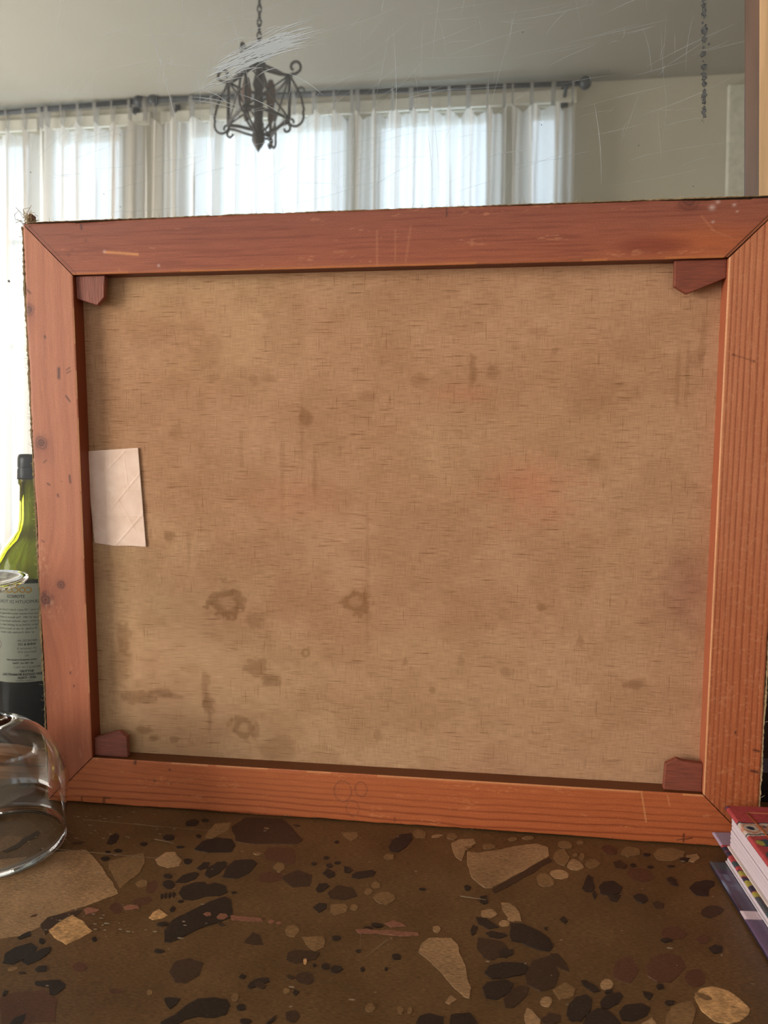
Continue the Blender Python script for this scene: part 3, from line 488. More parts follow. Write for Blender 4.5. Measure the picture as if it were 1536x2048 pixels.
curtain(-2.018, -1.43, 'sheer curtain panel left of the rod joint in the mirror, over bright window', 2)
curtain(-1.40, -0.956, 'sheer curtain panel between the rod joint and the chandelier in the mirror', 3)
curtain(-0.939, -0.295, 'sheer curtain panel hanging directly behind the chandelier in the mirror', 4)
curtain(-.29, 0.488, 'sheer curtain panel right of the chandelier with scalloped top in the mirror', 5)
curtain(0.505, 0.827, 'rightmost sheer curtain panel below the rod finial in the mirror', 6)

# ---- wrought iron chandelier
CX, CY = -.503, -2.2
def LZ(z): return (z-2.30)*.93-.054
ch = empty('chandelier', (CX, CY, ZC), 'dark wrought iron lantern chandelier with scrolls on a chain, seen in the mirror', 'chandelier')
wi = mat_plain('wrought iron', (58, 54, 56), .6, .4, .25, 80)
def cpt(r, a, z): return (r*.91*math.cos(a), r*.91*math.sin(a), LZ(z))
bm = bmesh.new(); lathe(bm, [(0, 0), (.06, 0), (.058, -.012), (.03, -.03), (.01, -.04), (0, -.04)], 24); finish('ceiling_canopy', bm, wi, ch, True)
zl = -.04
k = 0
while zl > -.345:
    bm = bmesh.new(); pts = [(.008*math.cos(t), 0, zl-.016+.018*math.sin(t)) for t in [2*PI*i/12 for i in range(12)]]
    if k % 2: pts = [(0, p[0], p[2]) for p in pts]
    tube(bm, pts, .0032, 6, True); finish('chain_link', bm, wi, ch, True); zl -= .026; k += 1
def L_(pr): return [(r*.93, LZ(z)) for r, z in pr]
bm = bmesh.new(); lathe(bm, L_([(0, 1.985), (.01, 1.98), (.012, 1.965), (.05, 1.955), (.055, 1.945), (.02, 1.93), (.014, 1.91), (.03, 1.90), (.03, 1.885), (.012, 1.87), (0, 1.87)]), 20); finish('hub', bm, wi, ch, True)
bm = bmesh.new(); lathe(bm, L_([(0, 1.875), (.013, 1.87), (.02, 1.84), (.026, 1.81), (.017, 1.79), (.019, 1.76), (.02, 1.70), (.018, 1.66), (.024, 1.645), (.018, 1.63), (.027, 1.60), (.028, 1.575), (.018, 1.555), (.008, 1.54), (.0, 1.525)]), 20); finish('spindle', bm, wi, ch, True)
A4 = [PI*.03+k*PI/2 for k in range(4)]; RU, RL = .142, .142; ZU, ZL_ = 1.838, 1.655
def arc(c, rr, t0, t1, a, n=14, shrink=1.0):
    out = []
    for i in range(n+1):
        t = t0+(t1-t0)*i/n; r_ = rr*(shrink**(i/n)); out.append(cpt(c[0]+r_*math.cos(t), a, c[1]+r_*math.sin(t)))
    return out
for k, a in enumerate(A4):
    a2 = A4[(k+1) % 4]
    for (nm, p, q, r) in (('upper_rail', cpt(RU, a, ZU), cpt(RU, a2, ZU), .0055), ('lower_rail', cpt(RL, a, ZL_), cpt(RL, a2, ZL_), .0065), ('post', cpt(RU, a, ZU), cpt(RL, a, ZL_), .0068)):
        bm = bmesh.new(); p = Vector(p); q = Vector(q); mid = (p+q)/2
        if nm == 'upper_rail': mid.z -= .012
        if nm == 'lower_rail': mid.z += .008
        tube(bm, [p, (p+mid)/2+Vector((0, 0, (mid.z-(p.z+q.z)/2)*.4)), mid, (q+mid)/2+Vector((0, 0, (mid.z-(p.z+q.z)/2)*.4)), q], r, 7); finish(nm, bm, wi, ch, True)
    for (p, q) in ((cpt(RU, a, ZU), cpt(RL, a2, ZL_)), (cpt(RU, a2, ZU), cpt(RL, a, ZL_))):
        bm = bmesh.new(); tube(bm, [p, q], .0036, 6); finish('cross_bar', bm, wi, ch, True)
    bm = bmesh.new(); tube(bm, [cpt(.02, a, 1.893), cpt(.07, a, 1.868), cpt(.115, a, 1.842), cpt(RU, a, ZU), cpt(RU+.03, a, ZU+.004)]+arc((RU+.022, ZU+.032), .030, -.6, 4.2, a, 16, .45), [.0065]*4+[.006]+[.0055]*17, 7); finish('upper_arm', bm, wi, ch, True)
    bm = bmesh.new(); tube(bm, [cpt(.02, a, 1.598), cpt(.06, a, 1.612), cpt(.11, a, 1.632), cpt(RL, a, 1.64)]+arc((RL-.012, 1.615), .020, 1.2, -3.2, a, 12, .5), .0048, 7); finish('lower_arm', bm, wi, ch, True)
    pts = [cpt(RU, a, ZU), cpt(.17, a, 1.79), cpt(.195, a, 1.74), cpt(.208, a, 1.69)]+arc((.165, 1.655), .045, .5, -2.9, a, 16, .6)+arc((.150, 1.640), .016, 3.0, -.4, a, 8, .7)
    bm = bmesh.new(); tube(bm, pts, .0048, 7); finish('scroll', bm, wi, ch, True)
    bm = bmesh.new(); tube(bm, arc((.190, 1.765), .020, 0, 3.6, a, 10, .6), .004, 6); finish('scroll_tip', bm, wi, ch, True)
sock = mat_plain('brown candle sleeve', (92, 66, 54), .6)
for k, a in enumerate((PI*.9, PI*1.9)):
    c = cpt(.052, a, 0); bm = bmesh.new(); lathe(bm, [(0, LZ(1.84)), (.010, LZ(1.835)), (.016, LZ(1.81)), (.020, LZ(1.775)), (.017, LZ(1.74)), (.012, LZ(1.72)), (.012, LZ(1.67)), (.008, LZ(1.655)), (0, LZ(1.65))], 14, (c[0], c[1])); finish('candle_sleeve', bm, sock, ch, True)
    bm = bmesh.new(); tube(bm, [(c[0], c[1], LZ(1.66)), (c[0]*.7, c[1]*.7, LZ(1.635)), (c[0]*.2, c[1]*.2, LZ(1.61))], .005, 6); finish('socket_arm', bm, wi, ch, True)

# ================================================================ the table painted as conglomerate stone
tbl = empty('stone_table', (.3, -.1, -.8), 'long dark brown table with top of coloured stone chips under the canvas', 'table')
def stone(name, c, var=.2, rough=.4, c2=None, big=18):
    m = NT(name); a = m.noise(m.coord((70, 700, 1)), 1.0, 4, .7); b = m.noise(m.coord(), big, 5, .6); d = m.noise(m.coord(), 1400, 1)
    lo = tuple(x*max(.15, 1-var*2.4) for x in lin(c)); hi = tuple(x*(1+var*1.7) for x in lin(c2 or c))
    g = m.noise(m.coord((260, 1500, 1)), 1.0, 3, .7); col = m.mix(.4, m.mix(.45, m.ramp(a, (.32, lo), (.68, hi)), m.ramp(g, (.34, lo), (.66, hi))), m.ramp(b, (.35, lo), (.65, hi))); col = m.mix(1.0, col, m.ramp(g, (.36, (.66,)*3), (.5, (1,)*3), (.66, (1.3,)*3)), 'MULTIPLY')
    m.set(Base_Color=m.mix(m.ramp(d, (.70, (0, 0, 0)), (.78, (.5, .5, .5))), col, lin((150, 130, 105))), Roughness=m.ramp(a, (.2, (rough-.1,)*3), (.8, (rough+.12,)*3)), Specular_IOR_Level=.38)
    m.bump(a, .12, .0004); return m.m
top_m = stone('brown painted ground', (92, 68, 42), .2, .36, (98, 73, 46), 14)
TO = Vector((.3, -.1, -.8))
def tb(name, b, m, bevel=0):
    o = boxobj(name, b, m, tbl, bevel); o.location = -TO; return o
tb('table_top', (-.62, 1.02, -.42, .135, -.032, 0), top_m)
dk = mat_plain('dark stained wood', (66, 40, 26), .45, stretch=(2, 2, 20), scale=3, var=.3)
tb('apron', (-.58, .98, -.38, .12, -.14, -.0325), dk)
for x in (-.57, .92):
    for y in (-.37, .06): tb('leg', (x, x+.05, y, y+.05, -.8, -.1405), dk)
KIND = {'k': stone('black chip', (38, 32, 30), .25, .42), 'd': stone('dark grey chip', (58, 42, 33), .14, .4), 'm': stone('maroon chip', (84, 54, 40), .14, .4),
        'o': stone('olive chip', (124, 96, 64), .18, .42), 't': stone('tan chip', (152, 121, 88), .26, .40, (156, 124, 90)), 'l': stone('light ochre chip', (192, 150, 102), .42, .42, None, 90), 'p': stone('pink chip', (138, 92, 74), .14, .45)}
HT = {'m': .00010, 'd': .00016, 'o': .00024, 't': .00022, 'p': .0004, 'l': .0003, 'k': .00034}
def chip(k, pts, j):
    bm = bmesh.new(); h = HT[k]+j*1e-6
    cx = sum(p[0] for p in pts)/len(pts); cy = sum(p[1] for p in pts)/len(pts)
    lo = [bm.verts.new((p[0], p[1], -.0006)) for p in pts]; hi = [bm.verts.new((cx+(p[0]-cx)*.985, cy+(p[1]-cy)*.985, h)) for p in pts]
    n = len(pts); f = bm.faces.new(hi); bmesh.ops.triangulate(bm, faces=[f])
    for i in range(n): bm.faces.new([lo[i], lo[(i+1) % n], hi[(i+1) % n], hi[i]])
    o = finish('stone_chip', bm, KIND[k], tbl); o.location = -TO
def rough_outline(pts):
    out = []
    for i, p in enumerate(pts):
        q = pts[(i+1) % len(pts)]; out.append(p)
        L = math.hypot(q[0]-p[0], q[1]-p[1])
        if L > .006:
            for t in (.35, .68):
                s = L*.035*rng.uniform(-1, 1); out.append((p[0]+(q[0]-p[0])*t-(q[1]-p[1])/L*s, p[1]+(q[1]-p[1])*t+(q[0]-p[0])/L*s))
    return out
for j, (k, v) in enumerate(CHIPS):
    chip(k, rough_outline([(v[i]/1000, v[i+1]/1000) for i in range(0, len(v), 2)]), j)
# further chips outside and between the measured ones
for j in range(70):
    if j < 40: x, y = rng.choice([(rng.uniform(-.6, -.03), rng.uniform(-.40, .03)), (rng.uniform(.66, 1.0), rng.uniform(-.4, .03)), (rng.uniform(.0, .65), rng.uniform(-.41, -.285))]); s = rng.uniform(.004, .026)
    else: x, y = rng.uniform(0, .6), rng.uniform(-.27, -.01); s = rng.uniform(.0015, .0038)
    a0 = rng.uniform(-.7, .7); pts = []
    for i in range(9):
        a = 2*PI*i/9; r = s*rng.uniform(.75, 1.15); px, py = r*math.cos(a)*1.4, r*math.sin(a)*.75
        pts.append((x+px*math.cos(a0)-py*math.sin(a0), y+px*math.sin(a0)+py*math.cos(a0)))
    chip(rng.choice('kkkmdoot'), pts, 220+j)
# tiny white flecks of old paint
bm = bmesh.new()
for i in range(150):
    if i < 60: x, y = .02+abs(rng.gauss(0, .05)), rng.uniform(-.08, -.006)
    elif i < 100: x, y = rng.gauss(.12, .03), rng.gauss(-.165, .006)
    else: x, y = rng.uniform(0, .6), rng.uniform(-.27, -.005)
    s = rng.uniform(.0003, .0009); e = rng.uniform(1, 3.5)
    vs = [bm.verts.new((x+s*e*math.cos(a)*rng.uniform(.6, 1.2), y+s*math.sin(a)*rng.uniform(.6, 1.2), .0007)) for a in [2*PI*q/6 for q in range(6)]]; bm.faces.new(vs)
for (x0, y0, x1, y1, w) in ((.05, -.029, .19, -.033, .0004), (.10, -.03, .125, -.032, .0009), (.05, -.078, .16, -.080, .0005), (.40, -.098, .42, -.100, .0008), (.43, -.22, .431, -.19, .0005), (.13, -.052, .15, -.056, .0008), (.33, -.15, .336, -.19, .0004), (.35, -.155, .337, -.175, .0004)):
    vs = [bm.verts.new(p) for p in ((x0, y0-w, .0007), (x1, y1-w*.3, .0007), (x1, y1+w*.3, .0007), (x0, y0+w, .0007))]; bm.faces.new(vs)
o = finish('paint_flecks', bm, mat_plain('paint fleck', (150, 136, 116), .7), tbl); o.location = -TO; tag(o, kind='stuff')

# wooden ledge moulding at the foot of the mirror
ledge = empty('ledge', (.3, .04, 0), 'stepped wooden ledge moulding along the foot of the mirror behind the canvas', 'moulding', rot=(0, 0, 0))
tanw = mat_plain('tan moulding wood', (158, 108, 70), .4, stretch=(2, 30, 30), scale=6, var=.25)
def mould(name, pts, m):
    bm = bmesh.new(); prism(bm, pts, 0, -.75, .55); o = finish(name, bm, m, ledge); return o
mould('base_strip', [(.0, .0005), (.0, .009), (.002, .0135), (.006, .0145), (.035, .0145), (.035, .0005)], tanw)
mould('groove', [(.004, .0146), (.004, .0172), (.035, .0172), (.035, .0146)], mat_plain('dark groove', (70, 44, 30), .5))
mould('top_bead', [(.0015, .0173), (-.0005, .020), (-.0005, .0262), (.001, .0285), (.035, .0285), (.035, .0173)], tanw)

blk = empty('dark_stand_in', (.729, .034, .0288), 'near black stand-in block for a dark area behind the right edge of the canvas by the books', 'block')  # added stand-in for a dark area of unknown cause beside the mirror foot
bm = bmesh.new(); box(bm, -.0715, .071, -.006, .0065, .0002, .17); bmesh.ops.bevel(bm, geom=list(bm.edges), offset=.002, segments=2, affect='EDGES'); finish('block_body', bm, mat_plain('dark stand-in surface', (36, 26, 23), .35, stretch=(2, 2, 60), scale=4, var=.5), blk)
bm = bmesh.new(); box(bm, -.0710, .0705, -.0066, -.0061, .0290, .0420); finish('block_band', bm, mat_plain('dull purple grey band', (74, 64, 74), .5), blk)  # mirror reflection of a book side put in as a coloured band
# ================================================================ the mirror
YM = .052
mir = empty('mirror', (.3, YM, .03), 'large old scratched mirror in a wooden frame reflecting the chandelier and curtained windows', 'mirror')
mo = Vector((.3, YM, .03)); mir.rotation_euler = (-math.radians(3), 0, 0)
mm = NT('mirror surface'); hz = mm.noise(mm.coord(), 3.0, 5, .6); fine = mm.noise(mm.coord((40, 1, 900)), 1, 3)
gl = mm.n('ShaderNodeBsdfGlossy'); gl.inputs['Color'].default_value = (.76, .79, .79, 1); gl.inputs['Roughness'].default_value = .012
df = mm.n('ShaderNodeBsdfDiffuse'); df.inputs['Color'].default_value = (.64, .68, .70, 1)
mx = mm.n('ShaderNodeMixShader'); mm.l(mm.ramp(hz, (.3, (.05,)*3), (.75, (.13,)*3)), mx.inputs[0]); mm.l(gl.outputs[0], mx.inputs[1]); mm.l(df.outputs[0], mx.inputs[2]); mm.l(mx.outputs[0], mm.out.inputs[0])
GX = lambda z: .6285+(.7251-z)*.037      # leaning right edge of the glass
GT = 1.05
bm = bmesh.new(); GB = .0288
prism(bm, [(-.62, GB), (GX(GB), GB), (GX(GT), GT), (-.62, GT)], 1, YM, YM+.004); o = finish('mirror_glass', bm, mm.m, mir); o.location = -mo
fr_dark = mat_plain('dark brown bevel', (92, 68, 54), .45, stretch=(20, 20, 2), scale=4, var=.3)
fr_tan = mat_plain('worn tan frame wood', (206, 170, 130), .5, stretch=(30, 30, 2), scale=4, var=.22)
def quadbar(name, xa, xb, ya, yb, m):
    bm = bmesh.new(); vs = []
    for z in (GB+.0003, GT+.05):
        x = GX(z)
        vs.append([bm.verts.new((x+xa, ya, z)), bm.verts.new((x+xb, yb, z)), bm.verts.new((x+xb, YM+.012, z)), bm.verts.new((x+xa, YM+.012, z))])
    a, b = vs
    for i in range(4): bm.faces.new([a[i], a[(i+1) % 4], b[(i+1) % 4], b[i]])
    bm.faces.new(a[::-1]); bm.faces.new(b)
    o = finish(name, bm, m, mir); o.location = -mo
quadbar('frame_bevel', .0002, .0095, YM-.002, YM-.007, fr_dark)
quadbar('frame_rail', .0096, .0240, YM-.008, YM-.008, fr_tan)
for nm, b in (('frame_rail', (-.66, -.6202, YM-.008, YM+.012, GB+.0023, GT+.05)), ('frame_rail', (-.62, .59, YM-.008, YM+.012, GT+.0003, GT+.05))):
    o = boxobj(nm, b, fr_tan, mir, .002); o.location = -mo
# edge reflection of worn silver beside the frame
# scratches
scr = mat_plain('scratch white', (200, 206, 210), .5)
scm = NT('scratch haze'); d_ = scm.n('ShaderNodeBsdfDiffuse'); d_.inputs[0].default_value = (.62, .68, .74, 1); t_ = scm.n('ShaderNodeBsdfTransparent'); x_ = scm.n('ShaderNodeMixShader'); x_.inputs[0].default_value = .42
scm.l(d_.outputs[0], x_.inputs[1]); scm.l(t_.outputs[0], x_.inputs[2]); scm.l(x_.outputs[0], scm.out.inputs[0])
bm = bmesh.new()
def strip(x0, z0, x1, z1, w, bend=0, n=6):
    x0 -= .0105; x1 -= .0105; z0 += .0165; z1 += .0165; y = YM-.00025-rng.random()*.0002; L = math.hypot(x1-x0, z1-z0); nx, nz = -(z1-z0)/L, (x1-x0)/L; pr = None
    for i in range(n+1):
        t = i/n; x = x0+(x1-x0)*t+nx*bend*4*t*(1-t); z = z0+(z1-z0)*t+nz*bend*4*t*(1-t); h = w*(.15+.85*math.sin(PI*min(max(t, .03), .97)))
        q = (bm.verts.new((x-nx*h, y, z-nz*h)), bm.verts.new((x+nx*h, y, z+nz*h)))
        if pr: bm.faces.new([pr[0], q[0], q[1], pr[1]])
        pr = q
for i in range(110):      # the dense rubbed patch in front of the chandelier
    t = rng.gauss(.5, .23); x = .150+.066*rng.random()+.012*t; z = .6575+.030*t+(x-.158)*.36
    L = rng.uniform(.02, .062)*(1-abs(t-.5)*.7); strip(x, z, x+L, z+L*rng.uniform(.22, .36), rng.uniform(.00015, .0008 if abs(t-.45) < .3 else .0003), .002)
for i in range(12): strip(.205+rng.random()*.03, .685+rng.random()*.012, .245+rng.random()*.04, .694+rng.random()*.012, .00012, .002)
for a in ((.155, .66, .178, .648), (.19, .655, .235, .632), (.235, .672, .27, .650), (.14, .652, .19, .640), (.142, .655, .192, .643)): strip(*a, .00022, .002)
for i in range(230):
    x = rng.uniform(-.03, .60); z = rng.uniform(.55, .73); L = rng.uniform(.01, .09); a = rng.choice([.18, .2, .25, -.05, 1.4, 1.5, 1.6, .7])+rng.gauss(0, .12)
    strip(x, z, x+L*math.cos(a), z+L*math.sin(a)*.8, rng.uniform(.00003, .00009), rng.uniform(-.002, .002))
for a in ((.335, .705, .338, .60), (.366, .62, .372, .552), (.372, .63, .378, .552), (.515, .63, .523, .56), (.18, .73, .20, .66), (.10, .73, .135, .60)): strip(*a, .00016, .002)
o = finish('scratches', bm, scm.m, mir, recalc=False); o.location = -mo; tag(o, kind='stuff')
bm = bmesh.new()
SP = [(-4, 2.2), (10, 2.4), (26, 2.6), (60, 3.0), (78, 2.6), (94, 1.2), (108, 2.7), (122, .6), (133, 2.8), (150, 2.2), (158, 1.2), (168, 2.3), (182, 1.6), (190, 2.2), (198, 1.5), (206, 1.4), (216, 1.9), (223, 2.0), (230, 1.5)]
for k in range(130):
    if k < len(SP): zz = .7274-(SP[k][0])*.000418; xx = .5948+(.7274-zz)*.035; s = SP[k][1]*.001*1.05; j_ = .0003
    elif k < 95: zz = rng.uniform(.614, .745); xx = .5948+(.7274-zz)*.035; s = rng.uniform(.0003, .0011); j_ = .0012
    else: zz = rng.uniform(.30, .72); xx = rng.uniform(-.06, .6); s = rng.uniform(.0002, .0005); j_ = 0
    if k == 129: xx, zz, s = -.0595, .505, .0013
    xx += rng.gauss(0, j_); zz += rng.gauss(0, j_)
    vs = [bm.verts.new((xx+s*math.cos(a)*rng.uniform(.55, 1.1), YM-.0006, zz+s*1.1*math.sin(a)*rng.uniform(.55, 1.1))) for a in [2*PI*q/9 for q in range(9)]]; bm.faces.new(vs)
o = finish('desilvered_spots', bm, mat_plain('lost silver grey', (88, 90, 92), .6), mir); o.location = -mo; tag(o, kind='stuff')

# ================================================================ the canvas seen from behind
LEAN = .02; WC, HC, BW = .65, .5406, .0455; DEP = .018
cv = empty('canvas', (0, 0, .0012), 'large stretched canvas turned to show its wooden stretcher and brown linen back, leaning on mirror', 'canvas', rot=(-LEAN, 0, 0))
def knots(X, Z, col, ks, dark=(96, 50, 36)):
    for (kx, kz, r, ring, st) in ks:
        d = np.hypot(X-kx, (Z-kz))*(1+.25*(vn(X*300, Z*300, 5)-.5)); t = np.exp(-(d/r)**4)*st
        rings = .5+.5*np.cos(d/r*ring*PI)
        col = mixc(col, linn(dark), t*(.35+.6*rings)); col = mixc(col, linn((70, 34, 28)), np.exp(-(d/(r*.28))**2)*st*.6)
    return col
def seg(X, Z, x0, z0, x1, z1, w):
    dx, dz = x1-x0, z1-z0; L = dx*dx+dz*dz; t = np.clip(((X-x0)*dx+(Z-z0)*dz)/L, 0, 1)
    return np.exp(-((np.hypot(X-x0-t*dx, Z-z0-t*dz)/w)**2))
def lines(p, width): return np.exp(-(((p-np.floor(p)-.5)/width)**2))
def worn(X, Z, col, dens, sc, c=(206, 140, 102), seed=3, ax=0):
    a, b = (X*sc*.25, Z*sc) if ax == 0 else (X*sc, Z*sc*.25)
    n = fbm(a, b, seed, 5)*.6+.4*fbm(a*7, b*7, seed+3, 3); return mixc(col, linn(c), np.clip((n-dens)*5, 0, .35))
def bar_color(side, X, Z):
    if side == 'top':
        v = (HC-Z)/BW; base = mixc(linn((146, 84, 66))+0*X[..., None], linn((162, 90, 62)), v*1.1-.2+.3*fbm(X*9, Z*60, 1))
        g = fbm(X*18+fbm(X*9, Z*40, 2)*1.0, Z*520, 3, 3); base = mixc(base, linn((116, 56, 44)), np.clip((g-.50)*2.0, 0, .45))
        base = mixc(base, linn((178, 96, 56)), .75*np.exp(-(((X-.585)/.042)**2+((Z-.507)/.013)**2)**1.5))
        base = mixc(base, linn((128, 58, 40)), .7*np.exp(-(((X-.545)/.03)**2+((Z-.506)/.007)**2)**2))
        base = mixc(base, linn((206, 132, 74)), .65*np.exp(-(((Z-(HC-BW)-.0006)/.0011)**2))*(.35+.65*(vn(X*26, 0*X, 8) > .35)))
        base = mixc(base, linn((96, 46, 38)), .7*seg(X, Z, .0075, .5375, .0490, .4960, .0004))
        base = mixc(base, linn((218, 148, 92)), np.maximum(seg(X, Z, .077, .5140, .1073, .5112, .0011)*.95, 0))
        base = mixc(base, linn((196, 128, 92)), .4*seg(X, Z, .3205, .5244, .3205, .4965, .0009)+.4*seg(X, Z, .336, .525, .336, .499, .0006)+.35*seg(X, Z, .349, .527, .345, .499, .0008)+.5*seg(X, Z, .582, .528, .592, .516, .0006)+.4*seg(X, Z, .59, .517, .606, .510, .0004))
        base = knots(X, Z, base, [(.572, .541, .010, 5, .8), (.0425, .5128, .0018, 2, .5), (.0596, .5248, .0018, 2, .5), (.046, .517, .002, 2, .4)], (84, 44, 40))
        for (x, z, r) in ((.5898, .5345, .0022), (.594, .539, .0014), (.6065, .536, .0012), (.1265, .5011, .0011), (.0765, .5145, .0012), (.609, .5305, .0008), (.591, .523, .0010)): base = mixc(base, linn((206, 176, 168)), .75*np.exp(-((np.hypot(X-x, Z-z)/r)**2)))
        base = mixc(base, linn((44, 34, 44)), .8*seg(X, Z, .0555, .5385, .0558, .5345, .0009)+.8*seg(X, Z, .379, .541, .379, .534, .0005)+.6*seg(X, Z, .61, .545, .61, .539, .0005))
        return worn(X, Z, base, .66, 140)
    if side == 'left':
        base = mixc(linn((190, 122, 92))+0*X[..., None], linn((172, 94, 60)), (.30-Z)*3.0+.5*(fbm(X*40, Z*14, 4)-.4))
        ph = X*180+2.2*fbm(X*15, Z*5, 6)+3.0*np.exp(-(((Z-.20)/.05)**2))*np.exp(-(((X-.012)/.02)**2)); base = mixc(base, linn((140, 72, 50)), .22*lines(ph*.35, .22)+.12*lines(ph, .3))
        base = mixc(base, linn((134, 70, 60)), .4*np.exp(-(((X-.006)/.014)**2+((Z-.338)/.013)**2))+.35*np.exp(-(((X-.008)/.016)**2+((Z-.205)/.02)**2))+.4*np.exp(-(((X-.0025)/.006)**2+((Z-.462)/.012)**2)))
        base = knots(X, Z, base, [(.0083, .3455, .0066, 5, 1), (.0055, .1981, .0076, 4, 1), (.0213, .2129, .0046, 3, 1), (.0021, .4655, .0055, 4, 1), (.0262, .31, .001, 1, .6)], (84, 48, 48))
        dk_ = np.zeros_like(X)
        for s in ((.0285, .4125, .0283, .4045, .0016), (.0165, .4418, .0165, .4405, .0010), (.0125, .308, .0145, .3065, .0008), (.022, .298, .0225, .296, .0009), (.036, .4115, .0395, .4135, .0005), (.036, .4085, .040, .4105, .0005), (.0345, .388, .038, .383, .0008), (.0345, .3155, .035, .309, .0009), (.0095, .327, .0125, .3295, .0005), (.004, .2545, .0065, .253, .0006), (.027, .1290, .027, .1275, .0008), (.030, .116, .030, .115, .0008), (.0015, .483, .0045, .480, .0008), (.003, .204, .0055, .2035, .0006)): dk_ = np.maximum(dk_, seg(X, Z, *s))
        base = mixc(base, linn((64, 32, 28)), dk_*.85)
        base = mixc(base, linn((214, 160, 126)), .6*np.clip((fbm(X*500, Z*220, 12)-.55)*6, 0, 1)*np.exp(-(((Z-.192)/.01)**2+((X-.014)/.009)**2))+.6*np.clip((fbm(X*500, Z*300, 13)-.5)*6, 0, 1)*np.exp(-(((Z-.235)/.012)**2+((X-.004)/.006)**2)))
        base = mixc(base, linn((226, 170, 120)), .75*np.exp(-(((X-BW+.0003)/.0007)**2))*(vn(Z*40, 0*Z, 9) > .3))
        return worn(X, Z, base, .68, 120, ax=1)
    if side == 'right':
        u = (X-(WC-BW))/BW; base = mixc(linn((196, 124, 88))+0*X[..., None], linn((172, 92, 52)), (.40-Z)*2.6+.4*(fbm(X*30, Z*10, 14)-.4))
        ph = 1.2+u*10.2+.8*vn(u*3, Z*2.2, 15)+.5*np.sin(u*5)+.25*fbm(u*2, Z*9, 22, 2); base = mixc(base, linn((134, 58, 30)), .8*lines(ph, .13)*(.75+.25*vn(Z*20, u*20, 3)))
        base = mixc(base, linn((158, 80, 46)), .25*(fbm(X*700, Z*70, 16)-.3)*2)
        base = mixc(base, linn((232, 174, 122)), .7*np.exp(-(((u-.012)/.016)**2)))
        base = mixc(base, linn((206, 146, 108)), .3*np.clip((fbm(X*420, Z*520, 17)-.60)*7, 0, 1))
        base = mixc(base, linn((198, 132, 92)), .6*seg(X, Z, .616, .066, .628, .070, .0014)*(vn(X*900, Z*900, 1)))
        dk_ = np.zeros_like(X)
        for s in ((.6108, .4187, .6130, .418, .0006), (.613, .418, .6272, .4134, .0003), (.6272, .4134, .6275, .4130, .0008), (.6475, .0872, .6435, .088, .0009), (.6425, .0695, .6475, .0685, .0012), (.628, .103, .628, .102, .0008)): dk_ = np.maximum(dk_, seg(X, Z, *s))
        base = mixc(base, linn((58, 26, 20)), dk_*.9)
        return worn(X, Z, base, .72, 200, (214, 150, 108), 18, 1)
    v = Z/BW; base = mixc(linn((188, 106, 62))+0*X[..., None], linn((176, 88, 46)), X*1.1+.3*(fbm(X*8, Z*50, 19)-.5))
    ph = 7.2*(1-v)**.8+1.3*vn(X*5, v*1.2, 20)+.35*fbm(X*30, v*2, 21, 2); base = mixc(base, linn((128, 56, 28)), .75*lines(ph, .12)*np.clip(1.25-v*1.1, .12, 1))
    base = mixc(base, linn((132, 64, 42)), .45*np.clip((fbm(X*60, Z*120, 23)-.5)*5, 0, 1)*np.exp(-(((X-.07)/.035)**2+((Z-.042)/.008)**2)))
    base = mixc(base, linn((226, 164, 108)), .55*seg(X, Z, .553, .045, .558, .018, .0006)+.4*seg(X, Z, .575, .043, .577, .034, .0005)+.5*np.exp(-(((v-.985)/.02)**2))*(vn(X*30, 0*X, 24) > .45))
    base = mixc(base, linn((108, 66, 50)), .45*(np.abs(np.hypot(X-.289, (Z-.028)*.8)-.008) < .0006)+.45*(np.abs(np.hypot(X-.306, (Z-.031)*.8)-.0055) < .0006)+.4*(np.abs(np.hypot(X-.298, (Z-.012)*.8)-.006) < .0005))
    dk_ = np.zeros_like(X)
    for s in ((.033, .001, .033, .005, .0007), (.0555, .001, .056, .006, .0013), (.0565, .006, .062, .006, .0008), (.0885, .042, .0890, .045, .0012), (.1227, .0385, .1232, .038, .0009), (.107, .027, .108, .026, .0010), (.120, .028, .124, .024, .0005), (.337, .002, .337, .006, .0005), (.59, .002, .59, .009, .0008), (.585, .003, .597, .006, .0006)): dk_ = np.maximum(dk_, seg(X, Z, *s))
    base = mixc(base, linn((58, 26, 20)), dk_*.85)
    return worn(X, Z, base, .66, 150, (216, 142, 92), 25)
bar_mats = {'top': mat_attr('cedar red stretcher wood', .5, (40, 1500, 1500), .22), 'bottom': mat_attr('pine stretcher wood, level grain', .5, (40, 1500, 1500), .2),
            'left': mat_attr('pine stretcher wood, upright grain', .48, (1500, 1500, 40), .16), 'right': mat_attr('ridged pine stretcher wood', .5, (1500, 1500, 40), .2)}
GAP = .0005
